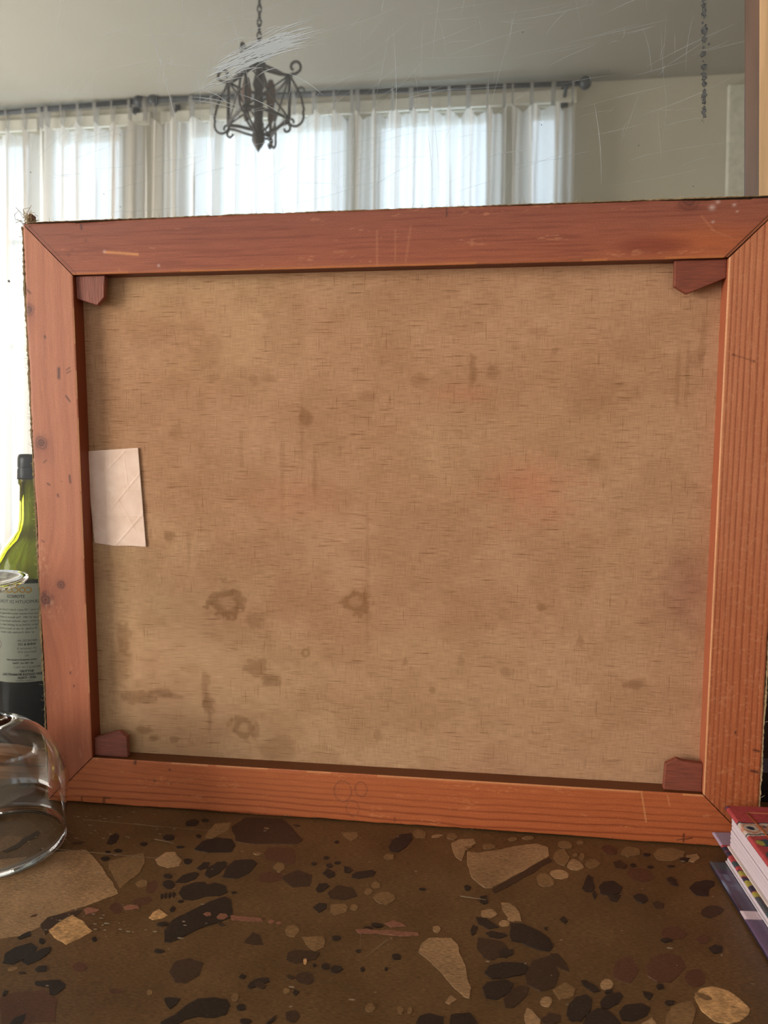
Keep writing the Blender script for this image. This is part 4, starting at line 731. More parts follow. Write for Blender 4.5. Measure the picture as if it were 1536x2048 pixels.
def stretcher(side, label):
    if side in ('top', 'bottom'): nu, nv = 700, 90
    else: nu, nv = 90, 600
    a = np.linspace(0, 1, nu)[:, None]+np.zeros((1, nv)); b = np.zeros((nu, 1))+np.linspace(0, 1, nv)[None, :]
    if side == 'top':   Z = HC-BW*(1-b); s = (HC-Z); X = (s+GAP)+(WC-2*(s+GAP)-.0036)*a
    if side == 'bottom': Z = BW*b; s = Z; X = (s+GAP)+(WC-2*(s+GAP))*a
    if side == 'left':  X = BW*a; s = X; Z = (s+GAP)+(HC-2*(s+GAP))*b
    if side == 'right': X = WC-BW*(1-a); s = WC-X; Z = (s+GAP)+(HC-2*(s+GAP))*b
    col = bar_color(side, X, Z)
    # slightly uneven outer edge and eased arrises
    w = np.clip(1-s/.012, 0, 1); wob = .0011*(vn(X*22, Z*22, 31)-.5)*w+.0004*(vn(X*140, Z*140, 32)-.5)*w
    Xo = X+(wob if side in ('left', 'right') else 0); Zo = Z+(wob if side in ('top', 'bottom') else 0)
    if side == 'top': Zo = Zo+(.0016*np.sin((X-.05)/.55*PI)-.0005)*w*np.where((X > .05) & (X < .62), 1, 0)
    e = np.minimum(s, BW-s); Y = .0006*np.exp(-(e/.0006))+.0002*(fbm(X*60, Z*60, 33)-.5)
    if side == 'right': u_ = (X-(WC-BW))/BW; Y = Y+.00012*lines(1.2+u_*10.2+.8*vn(u_*3, Z*2.2, 15)+.5*np.sin(u_*5)+.25*fbm(u_*2, Z*9, 22, 2), .2)
    if side == 'right': Y = Y-.0012*np.clip(1-np.abs(Z-HC*.5)/.3, 0, 1)*0
    P = np.stack([Xo, Y, Zo], -1)
    me = grid_mesh('stretcher_bar', P, col)
    # side walls and back as extra faces
    bm = bmesh.new(); bm.from_mesh(me); bm.verts.ensure_lookup_table()
    cl = bm.verts.layers.float_color['Col']
    idx = np.arange(nu*nv).reshape(nu, nv)
    base_v = list(bm.verts); loop = list(idx[:, 0])+list(idx[-1, 1:])+list(idx[::-1, -1][1:])+list(idx[0, ::-1][1:-1])
    sc_ = {'top': (104, 50, 32), 'left': (128, 58, 32), 'right': (172, 96, 66), 'bottom': (104, 56, 26)}[side]; sc_ = (*lin(sc_), 1)  # shade of the side faces is put into their colour
    back = []; front = []
    for i in loop:
        v = base_v[i]
        f_ = bm.verts.new(v.co); f_[cl] = sc_; front.append(f_); q = bm.verts.new((v.co.x, DEP, v.co.z)); q[cl] = sc_; back.append(q)
    n = len(loop)
    for i in range(n): bm.faces.new([front[i], back[i], back[(i+1) % n], front[(i+1) % n]])
    bm.faces.new(back)
    return tag(finish('stretcher_bar', bm, bar_mats[side], cv), label)
stretcher('top', 'reddish top bar with a dark knot near its right end')
stretcher('left', 'smooth pinkish left bar with round knots')
stretcher('right', 'right bar with strong upright ridged grain')
stretcher('bottom', 'orange bottom bar with level grain lines')
tongue = mat_plain('tongue wood', (104, 56, 34), .6, stretch=(20, 20, 200), scale=3)
for nm, c0, c1 in (('tl', (.0012, HC-.0012), (BW-.001, HC-BW+.001)), ('tr', (WC-.0012, HC-.0012), (WC-BW+.001, HC-BW+.001)), ('bl', (.0012, .0012), (BW-.001, BW-.001)), ('br', (WC-.0012, .0012), (WC-BW+.001, BW-.001))):
    # mitre tongue filling the bottom of the open joint
    dx, dz = c1[0]-c0[0], c1[1]-c0[1]; L = math.hypot(dx, dz); nx, nz = -dz/L*.0010, dx/L*.0010
    bm = bmesh.new(); prism(bm, [(c0[0]-nx*.45, c0[1]-nz*.45), (c1[0]-nx*.45, c1[1]-nz*.45), (c1[0]+nx*.45, c1[1]+nz*.45), (c0[0]+nx*.45, c0[1]+nz*.45)], 1, .0045, .012); finish('joint_tongue', bm, tongue, cv)
bm = bmesh.new(); prism(bm, [(WC-.0012-.0040, HC-.0012), (WC-.0014, HC-.0012), (WC-BW-.0006, HC-BW+.0006), (WC-BW-.0040, HC-BW+.0006)], 1, .0009, .012); tag(finish('joint_tongue', bm, mat_plain('lighter tongue wood', (150, 84, 52), .6, stretch=(20, 20, 200), scale=3), cv), 'orange brown wood showing in the open upper right mitre')
# linen
m = NT('linen weave'); at = m.n('ShaderNodeVertexColor'); at.layer_name = 'Col'
tcn = m.n('ShaderNodeTexCoord'); sx = m.n('ShaderNodeSeparateXYZ'); wn = m.n('ShaderNodeTexNoise'); m.l(tcn.outputs['Object'], wn.inputs[0]); wn.inputs['Scale'].default_value = 60; wn.inputs['Detail'].default_value = 3
wa = m.n('ShaderNodeVectorMath', operation='SCALE'); m.l(wn.outputs[1], wa.inputs[0]); wa.inputs['Scale'].default_value = .0016
wb = m.n('ShaderNodeVectorMath', operation='ADD'); m.l(tcn.outputs['Object'], wb.inputs[0]); m.l(wa.outputs[0], wb.inputs[1]); m.l(wb.outputs[0], sx.inputs[0])
K = 2*PI/.00145
sX = m.math('SINE', m.math('MULTIPLY', sx.outputs['X'], K)); sZ = m.math('SINE', m.math('MULTIPLY', sx.outputs['Z'], K*1.04))
wv = m.math('MULTIPLY', sX, sZ)
h1 = m.noise(m.coord((75, 1, 1500)), 1, 3, .65); h2 = m.noise(m.coord((1500, 1, 75)), 1, 3, .65); h3 = m.noise(m.coord((35, 1, 1100)), 1, 2, .5); h4 = m.noise(m.coord((900, 1, 40)), 1.0, 2, .5)
f = m.math('ADD', m.math('MULTIPLY', wv, .34), m.math('ADD', m.math('MULTIPLY', m.math('SUBTRACT', h1, .5), 1.6), m.math('MULTIPLY', m.math('SUBTRACT', h2, .5), .95)))
fc = m.ramp(m.math('ADD', m.math('MULTIPLY', f, .5), .5), (.22, (.56, .50, .44)), (.5, (1, 1, 1)), (.8, (1.3, 1.36, 1.42)))
slub = m.ramp(h3, (.28, (.42, .34, .27)), (.38, (1, 1, 1))); slub2 = m.ramp(h4, (.26, (.62, .54, .46)), (.36, (1, 1, 1)))
c = m.mix(1.0, m.mix(1.0, m.mix(1.0, at.outputs[0], fc, 'MULTIPLY'), slub, 'MULTIPLY'), slub2, 'MULTIPLY')
m.set(Base_Color=c, Roughness=.92, Specular_IOR_Level=.15); m.bump(f, .45, .0006); linen = m.m
nu, nv = 520, 420
x = np.linspace(BW-.012, WC-BW+.012, nu)[:, None]+np.zeros((1, nv)); z = np.zeros((nu, 1))+np.linspace(BW-.012, HC-BW+.012, nv)[None, :]
col = mixc(linn((191, 148, 116))+0*x[..., None], linn((181, 137, 104)), fbm(x*14, z*20, 41)*1.6-.4)
col = mixc(col, linn((200, 166, 126)), np.clip((fbm(x*7, z*9, 42)-.45)*3, 0, .6)*(1-x/.65))
col = mixc(col, linn((150, 108, 76)), np.clip((fbm(x*30, z*40, 43)-.45)*1.2, 0, .22))
for (sx_, sz_, rx, rz, st, kd) in STAINS:
    d = np.sqrt(((x-sx_)/rx)**2+((z-sz_)/rz)**2)*(1+.9*(fbm(x*260, z*260, 44)-.5)+.5*(vn(x*90, z*90, 45)-.5))
    if kd == 1: t = np.exp(-((d-.85)/.35)**4)*.8+np.exp(-(d**4))*.25
    elif kd in (2, 3, 4): t = np.exp(-(d**2))
    else: t = np.exp(-(d**4))*(.75+.25*np.exp(-((d-.9)/.2)**2))
    cc = {0: (118, 78, 44), 1: (122, 82, 46), 2: (196, 126, 96), 3: (152, 102, 84), 4: (176, 146, 116)}[kd]
    col = mixc(col, linn(cc), t*st*(.9 if kd in (0, 1) else .75))
y = .0168+.0006*fbm(x*9, z*9, 46)
me = grid_mesh('linen', np.stack([x, y, z], -1), col); me.polygons.foreach_set('use_smooth', [True]*len(me.polygons)); link_mesh('linen', me, linen, cv)
boxobj('painted_face', (.0003, WC-.0003, DEP+.0002, DEP+.0012, .0003, HC-.0003), mat_plain('linen primer', (190, 176, 150), .8), cv)
# wedge keys in the corners
keym = mat_attr('wedge wood', .55, (700, 700, 60), .3)
def key(pts, label, seed, tone):
    bm = bmesh.new(); prism(bm, pts, 1, .0045, .0105)
    bmesh.ops.bevel(bm, geom=list(bm.edges), offset=.0005, segments=1, affect='EDGES')
    o = finish('corner_key', bm, mat_plain('wedge wood %d' % seed, tone, .6, stretch=((300, 300, 20) if seed == 1 else (20, 300, 300)), scale=3, var=.32, bump=.4), cv)
    return tag(o, label)
TZ = HC-BW; key([(.0457, TZ-.0003), (.0737, TZ-.0003), (.0721, .4757), (.0655, .4690), (.0460, .4750)], 'pointed wedge key in the upper left corner', 1, (134, 74, 58))
key([(.5641, TZ-.0003), (.6043, TZ-.0003), (.6043, .4800), (.5745, .4682), (.5645, .4745)], 'wedge key in the upper right corner, slid loose', 2, (124, 62, 44))
key([(.0457, .0458), (.0790, .0458), (.0788, .0655), (.0718, .0712), (.0457, .0635)], 'pointed wedge key in the lower left corner', 3, (128, 68, 54))
key([(.5725, .0458), (.6043, .0458), (.6043, .0712), (.5880, .0722), (.5825, .0745), (.5735, .0690)], 'notched wedge key in the lower right corner', 4, (126, 64, 46))
# paper label with folds
pa = NT('creased paper'); n1 = pa.noise(pa.coord(), 90, 4); pa.set(Base_Color=pa.ramp(n1, (.3, lin((232, 202, 184))), (.7, lin((244, 218, 202)))), Roughness=.75, Specular_IOR_Level=.3)
nu, nv = 70, 120
a = np.linspace(0, 1, nu)[:, None]+np.zeros((1, nv)); b = np.zeros((nu, 1))+np.linspace(0, 1, nv)[None, :]
TL, TR_, BR_, BL_ = (.0425, .3374), (.0948, .3409), (.0995, .2480), (.0477, .2510)
X = (TL[0]*(1-a)+TR_[0]*a)*b+(BL_[0]*(1-a)+BR_[0]*a)*(1-b); Z = (TL[1]*(1-a)+TR_[1]*a)*b+(BL_[1]*(1-a)+BR_[1]*a)*(1-b)
Z = Z-.0014*np.exp(-(((a-.37)/.25)**2))*(1-b)**8
Hh = np.zeros_like(X)
for s in ((.047, .262, .0965, .318, .0006), (.055, .312, .082, .338, .0005), (.068, .248, .099, .281, .0006), (.048, .268, .060, .259, .0004), (.064, .335, .063, .25, .0004), (.080, .337, .084, .30, .0003), (.046, .300, .097, .302, .0003), (.050, .335, .090, .262, .0003), (.047, .277, .098, .277, .0004)): Hh = np.maximum(Hh, seg(X, Z, *s))
Y = .01625-.0004*Hh-.0006*fbm(X*60, Z*60, 51)-.0004*a
me = grid_mesh('paper_label', np.stack([X, Y, Z], -1)); me.polygons.foreach_set('use_smooth', [True]*len(me.polygons)); o = link_mesh('paper_label', me, pa.m, cv); tag(o, 'blank pinkish creased paper slip at the left edge of the linen')
md = o.modifiers.new('thickness', 'SOLIDIFY'); md.thickness = .0002; md.offset = 1
# frayed canvas turned round the outer edges, with loose threads
fray = mat_plain('frayed canvas edge', (146, 124, 92), .9, var=.35, scale=400)
bm = bmesh.new(); rr = random.Random(5)
def edge_strip(p0, p1, out, amp, base):
    n = 260; prev = None
    for i in range(n+1):
        t = i/n; x = p0[0]+(p1[0]-p0[0])*t; z = p0[1]+(p1[1]-p0[1])*t
        w = base+amp*vn(np.array(t*40), np.array(0.), 61)*.8+rr.random()*amp*.4; fy = .0012-rr.random()*.0014-.0010*float(vn(np.array(t*14), np.array(3.), 62))
        ox, oz = out; ring = [bm.verts.new((x+ox*.0002, DEP, z+oz*.0002)), bm.verts.new((x+ox*w, DEP, z+oz*w)), bm.verts.new((x+ox*w, fy, z+oz*w)), bm.verts.new((x+ox*.0002, fy+.0004, z+oz*.0002))]
        if prev:
            for k in range(3): bm.faces.new([prev[k], ring[k], ring[k+1], prev[k+1]])
        prev = ring
edge_strip((0, .002), (0, HC-.002), (-1, 0), .0016, .0008); edge_strip((.002, HC+.0007), (WC-.002, HC+.0007), (0, 1), .0007, .0004); edge_strip((WC, .002), (WC, HC-.002), (1, 0), .0012, .0008)
o = finish('canvas_edge', bm, fray, cv)
bm = bmesh.new()
for i in range(150):
    s = rr.random()
    if s < .45: p = Vector((-.0015, .001, rr.uniform(.0, HC))); d = Vector((-1, -.3, rr.uniform(-.8, .8)))
    elif s < .75: p = Vector((rr.uniform(.0, WC), .001, HC+.001)); d = Vector((rr.uniform(-1, 1), -.3, .8))
    elif s < .88: p = Vector((rr.uniform(.02, WC), -.0002, .0012)); d = Vector((rr.uniform(-1, 1), -.8, .02))
    else: p = Vector((WC+.0012, .001, rr.uniform(.0, HC))); d = Vector((1, -.3, rr.uniform(-.8, .8)))
    L = rr.uniform(.0012, .0045); d.normalize(); q = Vector((rr.uniform(-1, 1), rr.uniform(-.4, 0), rr.uniform(0, 1)))*.0015
    tube(bm, [p, p+d*L*.5+q*.3, p+d*L+q], [.00016, .00013, .00008], 4)
for i in range(46):
    p = Vector((rr.gauss(.0025, .0025), rr.uniform(0, .006), HC+rr.gauss(.002, .0028))); q = p+Vector((rr.gauss(0, .003), rr.gauss(0, .002), rr.gauss(.001, .003))); r2 = q+Vector((rr.gauss(0, .003), rr.gauss(0, .002), rr.gauss(0, .003)))
    tube(bm, [p, q, r2], .00022, 4)
for i in range(22):
    p = Vector((rr.gauss(0, .0015), rr.uniform(0, .004), abs(rr.gauss(.004, .006)))); tube(bm, [p, p+Vector((rr.gauss(-.0015, .001), -.001, rr.gauss(0, .003)))], .0002, 4)
tag(finish('loose_threads', bm, mat_plain('linen thread', (178, 160, 124), .9), cv), kind='stuff')
bm = bmesh.new()
bmesh.ops.create_icosphere(bm, subdivisions=3, radius=1)
for v in bm.verts:
    k = 1+.5*(float(vn(np.array(v.co.x*2+9), np.array(v.co.z*2+9), 71))-.5)+.3*(float(vn(np.array(v.co.x*6+9), np.array(v.co.z*6+9+v.co.y), 72))-.5); v.co = Vector((v.co.x*.0042*k+.0045, v.co.y*.004*k+.007, v.co.z*.0046*k+HC+.0055))
tag(finish('canvas_corner_tuft', bm, mat_plain('brown folded cloth', (122, 84, 70), .9, scale=500, var=.35), cv, True), 'crumpled brown cloth tuft on the upper left corner')

# ================================================================ upturned wine glass
G = Vector((-.0022, -.0778, .0008))
wg = empty('wine_glass', G, 'large clear wine glass standing upside down left of the canvas', 'glass')
tg = NT('thin clear glass'); fr = tg.n('ShaderNodeLayerWeight'); fr.inputs['Blend'].default_value = .18
tr = tg.n('ShaderNodeBsdfTransparent'); gs = tg.n('ShaderNodeBsdfGlossy'); gs.inputs['Roughness'].default_value = .02; gs.inputs['Color'].default_value = (1, 1, 1, 1); mxx = tg.n('ShaderNodeMixShader')
tr.inputs[0].default_value = (.985, .985, .985, 1)
fac = tg.ramp(fr.outputs['Facing'], (.0, (.03,)*3), (.6, (.07,)*3), (.85, (.2,)*3), (1, (.75,)*3))
tg.l(fac, mxx.inputs[0]); tg.l(tr.outputs[0], mxx.inputs[1]); tg.l(gs.outputs[0], mxx.inputs[2]); tg.l(mxx.outputs[0], tg.out.inputs[0])
sg = NT('solid clear glass'); sg.set(Base_Color=(1, 1, 1), Roughness=.0, Transmission_Weight=1.0, IOR=1.48)
bowl = [(.0545, .0), (.0560, .010), (.0575, .030), (.0592, .045), (.0592, .056), (.0575, .068), (.0530, .080), (.0465, .091), (.0385, .1005), (.029, .108), (.020, .1128), (.012, .1165), (.0085, .119)]
bm = bmesh.new(); inner = [(max(r-.0011, 0), z-(.0010 if z > .08 else 0)) for r, z in bowl[:-2]]+[(.010, .1135), (0, .1125)]
lathe(bm, bowl+inner[::-1]+[bowl[0]] if False else [(0, .1112)]+[(r, z) for r, z in inner[::-1] if r > .0][1:]+bowl[:-1]+[(.0085, .119), (0, .1205)], 96); bmesh.ops.remove_doubles(bm, verts=bm.verts, dist=1e-6); finish('bowl', bm, sg.m, wg, True)
bm = bmesh.new(); lathe(bm, [(0, .1206), (.0086, .1193), (.0078, .1205), (.0060, .1225), (.0044, .128), (.0037, .145), (.0036, .17), (.0040, .200), (.0055, .214), (.011, .2215), (.024, .2268), (.034, .2305), (.0372, .2335), (.0375, .2352), (.0365, .2362), (.030, .2350), (.015, .2318), (0, .2305)], 64); finish('stem', bm, sg.m, wg, True)
bm = bmesh.new(); pts = [(.0551*math.cos(2*PI*i/72), .0551*math.sin(2*PI*i/72), .0004) for i in range(72)]; tube(bm, pts, .0007, 8, True); finish('rim', bm, sg.m, wg, True)

# ================================================================ vermouth bottle beside it, seen in the mirror
Bp = Vector((-.0955, -.020, .0006))
bo = empty('bottle', Bp, 'green glass vermouth bottle with pale back label and dark cap, seen in the mirror', 'bottle')
gg = NT('green bottle glass'); gg.set(Base_Color=(.36, .38, .04), Roughness=.01, Transmission_Weight=1.0, IOR=1.3)
outl = [(0, .004), (.030, 0), (.0365, .003), (.038, .010), (.038, .204), (.0365, .216), (.030, .231), (.021, .243), (.0155, .250), (.0135, .262), (.0130, .300), (.0148, .303), (.0148, .312), (.0130, .315), (.0128, .328)]
inn = [(.0102, .328), (.0104, .262), (.0125, .250), (.018, .239), (.027, .229), (.0345, .214), (.0368, .204), (.0368, .012), (.028, .008), (0, .011)]
bm = bmesh.new(); lathe(bm, outl+inn, 64); finish('glass_body', bm, gg.m, bo, True)
bm = bmesh.new(); lathe(bm, [(0, .0115), (.028, .009), (.0365, .0128), (.0365, .196), (0, .196)], 48); finish('vermouth', bm, mat_plain('dark vermouth', (14, 8, 6), .1), bo, True)
bm = bmesh.new(); lathe(bm, [(0, .336), (.0130, .336), (.0152, .3345), (.0155, .3300), (.0155, .322), (.0150, .3205), (.0158, .318), (.0158, .309), (.0151, .3075), (.0151, .329), (0, .329)], 40); finish('cap', bm, mat_plain('dark blue cap', (44, 46, 58), .4), bo, True)
# label wraps the side that faces the mirror; azimuth measured from +Y
LR = .0384; ROT = .42
def wrap(s, z, dr=0):
    a = PI/2+ROT*0+s/LR+LAB0; return ((LR+dr)*math.cos(a), (LR+dr)*math.sin(a), z)
LAB0 = -.13
lbl = mat_plain('pale label paper', (200, 200, 182), .7, var=.03)
n = 48; bm = bmesh.new(); pr = None; HWL = .047
for i in range(n+1):
    s = -HWL+2*HWL*i/n; q = [bm.verts.new(wrap(s, .086)), bm.verts.new(wrap(s, .194))]
    if pr: bm.faces.new([pr[0], q[0], q[1], pr[1]])
    pr = q
o = finish('label', bm, lbl, bo, True, False)
def text_on_label(txt, size, s, z, m, align='CENTER', bold=0.0):
    cu = bpy.data.curves.new('print', 'FONT'); cu.body = txt; cu.size = size; cu.align_x = align; cu.offset = bold; cu.resolution_u = 2
    t = bpy.data.objects.new('print', cu); COL.objects.link(t); bpy.context.view_layer.update()
    me = bpy.data.meshes.new_from_object(t.evaluated_get(bpy.context.evaluated_depsgraph_get())); bpy.data.objects.remove(t)
    # on the outside of a cylinder, text reads left to right as the azimuth grows
    for v in me.vertices: v.co = Vector(wrap(s+v.co.x, z+.025+v.co.y, .00018))
    return link_mesh('label_print', me, m, o)
gold = mat_plain('gold ink', (206, 156, 40), .5); ink = mat_plain('dark ink', (52, 50, 50), .6); red = mat_plain('red ink', (130, 44, 40), .6)
text_on_label('COCCHI', .0088, 0, .1590, gold, bold=.00035)
text_on_label('STORICO', .0046, 0, .1535, ink, bold=.00010)
text_on_label('VERMOUTH DI TORINO', .0052, 0, .1475, ink)
for i, t in enumerate(['for over 130 years Giulio Cocchi winery', 'has made aromatised wines following the original', 'recipe of 1891. This Storico is made with', 'fine wine, sugar, alcohol, herbs and spices.', 'Serve chilled as an aperitif with a zest', 'of orange, or use in classic cocktails', 'or with chocolate after dinner.']): text_on_label(t, .0031, 0, .1395-.0041*i, ink)
for t, s, z, sz, b in (('IMPORTED BY:', -.012, .1055, .0032, 0), ('WINE & CO', -.012, .1015, .0034, .00012), ('271 Somerset St', -.012, .0972, .0030, 0), ('Richmond 3121', -.012, .0932, .0030, 0), ('VIC', -.012, .0892, .0030, 0), ('www.wineandcompany.com', -.006, .0850, .0028, .0001), ('alc 16% vol. 750ml', -.008, .0812, .0028, .0001), ('PRODUCT OF ITALY', -.012, .0765, .0030, 0), ('BOTTLED', -.012, .0722, .0032, .00015), ('GIULIO COCCHI SPUMANTI S.R.L.', -.008, .0685, .0032, .00018), ('ASTI - ITALIA', -.012, .0650, .0032, .00018), ('contains sulphites', -.01, .0622, .0026, 0)): text_on_label(t, sz, s, z, ink, 'CENTER', b)
bm = bmesh.new()
for (r0, r1) in ((.0046, .0040),):
    N = 32; rg = [[bm.verts.new(wrap(.022+r*math.cos(2*PI*i/N), .127+r*math.sin(2*PI*i/N), .0002)) for i in range(N)] for r in (r0, r1)]
    for i in range(N): bm.faces.new([rg[0][i], rg[0][(i+1) % N], rg[1][(i+1) % N], rg[1][i]])
finish('label_ring', bm, red, o, recalc=False)
bm = bmesh.new()
for (cs, cz, rx, rz) in ((0, .0022, .0008, .0008), (0, 0, .0013, .0016), (.0003, -.0022, .0010, .0012)):
    bm.faces.new([bm.verts.new(wrap(.022+cs+rx*math.cos(2*PI*i/12), .127+cz+rz*math.sin(2*PI*i/12), .0002)) for i in range(12)])
finish('label_figure', bm, ink, o, recalc=False)
bm = bmesh.new(); s = .034
while s < .0455:
    w = rng.choice([.0003, .0006]); vs = [bm.verts.new(wrap(s, .097, .0002)), bm.verts.new(wrap(s+w, .097, .0002)), bm.verts.new(wrap(s+w, .117, .0002)), bm.verts.new(wrap(s, .117, .0002))]; bm.faces.new(vs); s += w+.0006
finish('label_barcode', bm, ink, o, recalc=False)

# ================================================================ the stack of books at right
bdir = Vector((-.066, -1, 0)).normalized(); ANG = math.atan2(bdir.x, -bdir.y)   # left edge runs towards the viewer
def brot(x): return (0, 0, -x)
leaf = NT('page edges'); wv_ = leaf.n('ShaderNodeTexNoise'); leaf.l(leaf.coord((1, 1, 3500)), wv_.inputs[0]); wv_.inputs['Scale'].default_value = 1.0; wv_.inputs['Detail'].default_value = 2
leaf.set(Base_Color=leaf.ramp(wv_.outputs[0], (.3, lin((176, 160, 172))), (.6, lin((218, 206, 216)))), Roughness=.8); leaf.bump(wv_.outputs[0], .5, .0006); leaf = leaf.m
def page_block(parent, x0, x1, y0, y1, z0, z1, n):
    """signatures: rounded folded bundles stacked in the block (local y runs away from the viewer)"""
    bm = bmesh.new(); h = (z1-z0)/n
    for i in range(n):
        a = z0+i*h; b = a+h*.93; j = rng.uniform(0, .0007)
        prism(bm, [(x0+j+.0005, a), (x0+j, a+h*.2), (x0+j, b-h*.2), (x0+j+.0005, b), (x1, b), (x1, a)], 1, y0, y1)
    return finish('pages', bm, leaf, parent)
def kil(A, B, seed, lil=0):
    """woven rug pattern; A metres from the left edge, B metres from the far edge"""
    r_, n_, y_, c_, o_, t_ = (linn(q) for q in ((200, 92, 94), (58, 62, 82), (176, 166, 84), (214, 196, 182), (204, 126, 100), (66, 90, 96)))
    b = B*1000; a = A*1000; col = mixc(r_+0*A[..., None], linn((176, 66, 70)), fbm(A*300, B*300, seed)*.8)
    wob = 2.2*(vn(a*.25, b*.25, seed+1)-.5); b = b+wob
    def band(lo, hi, c, s=1.0):
        nonlocal col; col = mixc(col, c, ((b > lo) & (b < hi))*s*1.0)
    def blob(a0, b0, ra, rb, c, s=1.0):
        nonlocal col; col = mixc(col, c, (np.sqrt(((a-a0)/ra)**2+((b-b0)/rb)**2) < 1)*s)
    if lil == 0:
        band(-3, 3, n_, .0); col = mixc(col, n_, ((a < 3) & (B*1000 < 4))*.8)
        band(27, 28.4, n_); band(28.4, 45, c_); band(44.2, 45.6, n_); band(45.6, 47.2, c_)
        for a0 in (7, 27, 47, 67): blob(a0, 36, 7.5, 7, o_, .8); blob(a0, 36, 5.6, 5, c_); blob(a0, 36, 3.2, 2.6, n_)
        for a0 in (17, 37, 57): blob(a0, 36, 3.5, 6, o_, .75); blob(a0+1.5, 33, 1.6, 1.6, n_, .8)
        for a0 in (14, 44, 70): blob(a0-5, 57, 6, 5, t_); blob(a0-8, 57, 3, 3.2, y_); blob(a0+6, 56, 6, 3.4, t_, .9); blob(a0+11, 58, 2.5, 2.2, y_)
        for a0 in (12, 42, 72): blob(a0, 77, 9, 10, t_); blob(a0+2, 73, 7.5, 9, r_); blob(a0+6, 82, 5, 3, t_, .8)
        band(89, 93, t_); band(93, 95, r_); band(95, 97.5, c_); band(97.5, 102.5, linn((92, 44, 62))); band(102.5, 104.5, n_); band(104.5, 107.5, c_)
        for a0 in (6, 22, 38, 54): blob(a0, 119, 5, 6, n_); blob(a0, 119, 2, 2.5, linn((140, 40, 60)))
        band(129, 131, n_); band(131, 139, c_)
        for k in range(9): blob(4+k*9, 135, 3, 3, r_)
        band(139, 141, n_)
        for k in range(14): blob(3+(k*17) % 60, 150+(k*23) % 90, 5, 4, [n_, t_, y_, c_][k % 4])
    else:
        for k in range(90):
            a0 = (k*13.7) % 62-1; b0 = 24+(k*9.3) % 215; c = [n_, y_, t_, n_, c_][k % 5]; blob(a0, b0, 2.2+(k % 3), 3.0+(k*7 % 5), c, .9)
        for (b0, c) in ((26, n_), (33, n_), (48, t_), (61, y_), (69, n_), (74, y_), (80, n_), (87, y_), (112, t_), (143, c_), (150, n_)): blob(1.5, b0, 4.5, 3.4, c, .95)
        col = mixc(col, linn((190, 170, 196)), (B*1000 < 20.5)*1.0)
    wx = .5+.5*np.sin((a*.9+b*1.1)*2*PI/1.6); return col*(1-.16*wx[..., None])
clothm = mat_attr('woven rug cloth', .9, (1800, 1800, 1800), .35, 0, .5, .1)
def cover_top(parent, w, d, z0, z1, lil, label, seed):
    """cloth covered board: painted upper face with soft rounded edge, plain sides"""
    nu, nv = 150, 420
    a = np.linspace(0, w, nu)[:, None]+np.zeros((1, nv)); b = np.zeros((nu, 1))+np.linspace(0, d, nv)[None, :]
    e = np.minimum(np.minimum(a, w-a), np.minimum(b, d-b)); r = (z1-z0)/2
    zz = z1-r*(1-np.sqrt(np.clip(1-(1-np.clip(e/r, 0, 1))**2, 0, 1)))+.00012*np.sin(a*4200)*np.sin(b*4200)
    me = grid_mesh('cover', np.stack([a, -b, zz], -1), kil(a, b, seed, lil))
    bm = bmesh.new(); bm.from_mesh(me); cl = bm.verts.layers.float_color['Col']; bm.verts.ensure_lookup_table(); idx = np.arange(nu*nv).reshape(nu, nv)
    base_v = list(bm.verts); loop = list(idx[:, 0])+list(idx[-1, 1:])+list(idx[::-1, -1][1:])+list(idx[0, ::-1][1:-1]); back = []
    for i in loop: v = base_v[i]; q = bm.verts.new((v.co.x, v.co.y, z0)); q[cl] = v[cl]; back.append(q)
    bm.verts.ensure_lookup_table(); n = len(loop)
    for i in range(n): bm.faces.new([base_v[loop[i]], back[i], back[(i+1) % n], base_v[loop[(i+1) % n]]])
    bm.faces.new(back); return tag(finish('cover', bm, clothm, parent, True), label)
# top book
O3 = Vector((.6188, -.0117, 0)); DEPB = .24
b3 = empty('book', (O3.x, O3.y, .0146), 'thick book in red rug-patterned cloth, topmost of the stack', 'book', 'books stacked beside the canvas', brot(ANG))
WB_ = .17
cover_top(b3, WB_, DEPB, .0274, .0304, 0, 'cloth cover with cream band and blue and green motifs', 81)
page_block(b3, .0005, WB_-.004, -DEPB+.003, -.0135, .0014, .0272, 7)
boxobj('back_cover', (-.0010, WB_, -DEPB, -.0125, .0, .0012), mat_plain('cream board', (216, 206, 200), .7), b3)
bm = bmesh.new(); P = [(.0130, -.012), (.0145, -.033), (.0152, -.050), (.0150, -.075), (.0165, -.12), (.020, -.2)]
tube(bm, [(x, y, .0306) for x, y in P], .0007, 6); tube(bm, [(.0125, -.0120, .0306), (.04, -.0125, .0306), (.12, -.013, .0306)], .0006, 6); tube(bm, [(.030, -.013, .0307), (.021, -.036, .0307), (.0155, -.058, .0307)], .0006, 6)
tag(finish('cord', bm, mat_plain('brown cord', (150, 78, 40), .6), b3, True), 'thin brown cord lying over the cover')
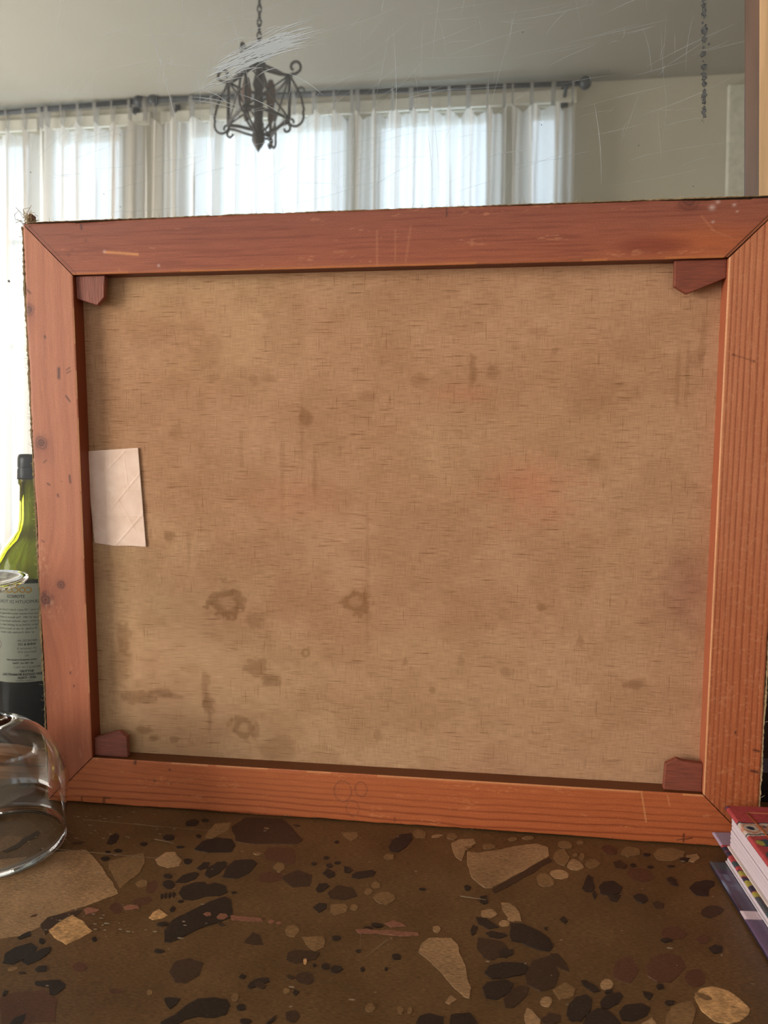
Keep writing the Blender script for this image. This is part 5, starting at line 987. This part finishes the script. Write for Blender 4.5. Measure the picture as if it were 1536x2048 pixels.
# middle book
b2 = empty('book', (.6133, .0002, .0042), 'thinner red cloth book with lilac edge, in the middle of the stack', 'book', 'books stacked beside the canvas', brot(ANG))
cover_top(b2, .165, .25, .0080, .0100, 1, 'red cloth cover with a lilac strip at its far end', 83)
page_block(b2, .0018, .16, -.245, -.0300, .0012, .0079, 2)
boxobj('back_cover', (.0012, .165, -.25, -.0290, .0, .0010), mat_plain('white board', (214, 208, 214), .7), b2)
# bottom book: thin dark glossy cover with a pale band
b1 = empty('book', (.6040, -.0287, .0010), 'thin dark purple book with pale band, at the bottom of the stack', 'book', 'books stacked beside the canvas', brot(ANG))
nu, nv = 60, 260
a = np.linspace(0, .17, nu)[:, None]**1.0+np.zeros((1, nv)); b = np.zeros((nu, 1))+np.linspace(0, .25, nv)[None, :]
c = mixc(linn((58, 48, 66))+0*a[..., None], linn((98, 88, 118)), fbm(a*90, b*30, 85)*1.2-.3); c = mixc(c, linn((70, 82, 84)), (b < .012)*.8); c = mixc(c, linn((120, 134, 158)), np.clip((fbm(a*200, b*90, 86)-.42)*5, 0, 1)*((b > .018) & (b < .045)))
c = mixc(c, linn((214, 196, 206)), ((b > .0645) & (b < .074))*1.0); c = mixc(c, linn((104, 86, 118)), (b > .074)*.8)
me = grid_mesh('cover', np.stack([a, -b, .0026+0*a], -1), c)
bm = bmesh.new(); bm.from_mesh(me); cl = bm.verts.layers.float_color['Col']; bm.verts.ensure_lookup_table(); idx = np.arange(nu*nv).reshape(nu, nv)
base_v = list(bm.verts); loop = list(idx[:, 0])+list(idx[-1, 1:])+list(idx[::-1, -1][1:])+list(idx[0, ::-1][1:-1]); back = []
for i in loop: v = base_v[i]; q = bm.verts.new((v.co.x, v.co.y, .0016)); q[cl] = v[cl]; back.append(q)
bm.verts.ensure_lookup_table(); n = len(loop)
for i in range(n): bm.faces.new([base_v[loop[i]], back[i], back[(i+1) % n], base_v[loop[(i+1) % n]]])
bm.faces.new(back); finish('cover', bm, mat_attr('glossy book cover', .3, (60, 60, 60), .1, .3, 0), b1)
page_block(b1, .002, .165, -.246, -.003, .0004, .0015, 1)
boxobj('back_cover', (0, .17, -.25, 0, -.0002, .0003), mat_plain('dark cover board', (60, 50, 70), .5), b1)
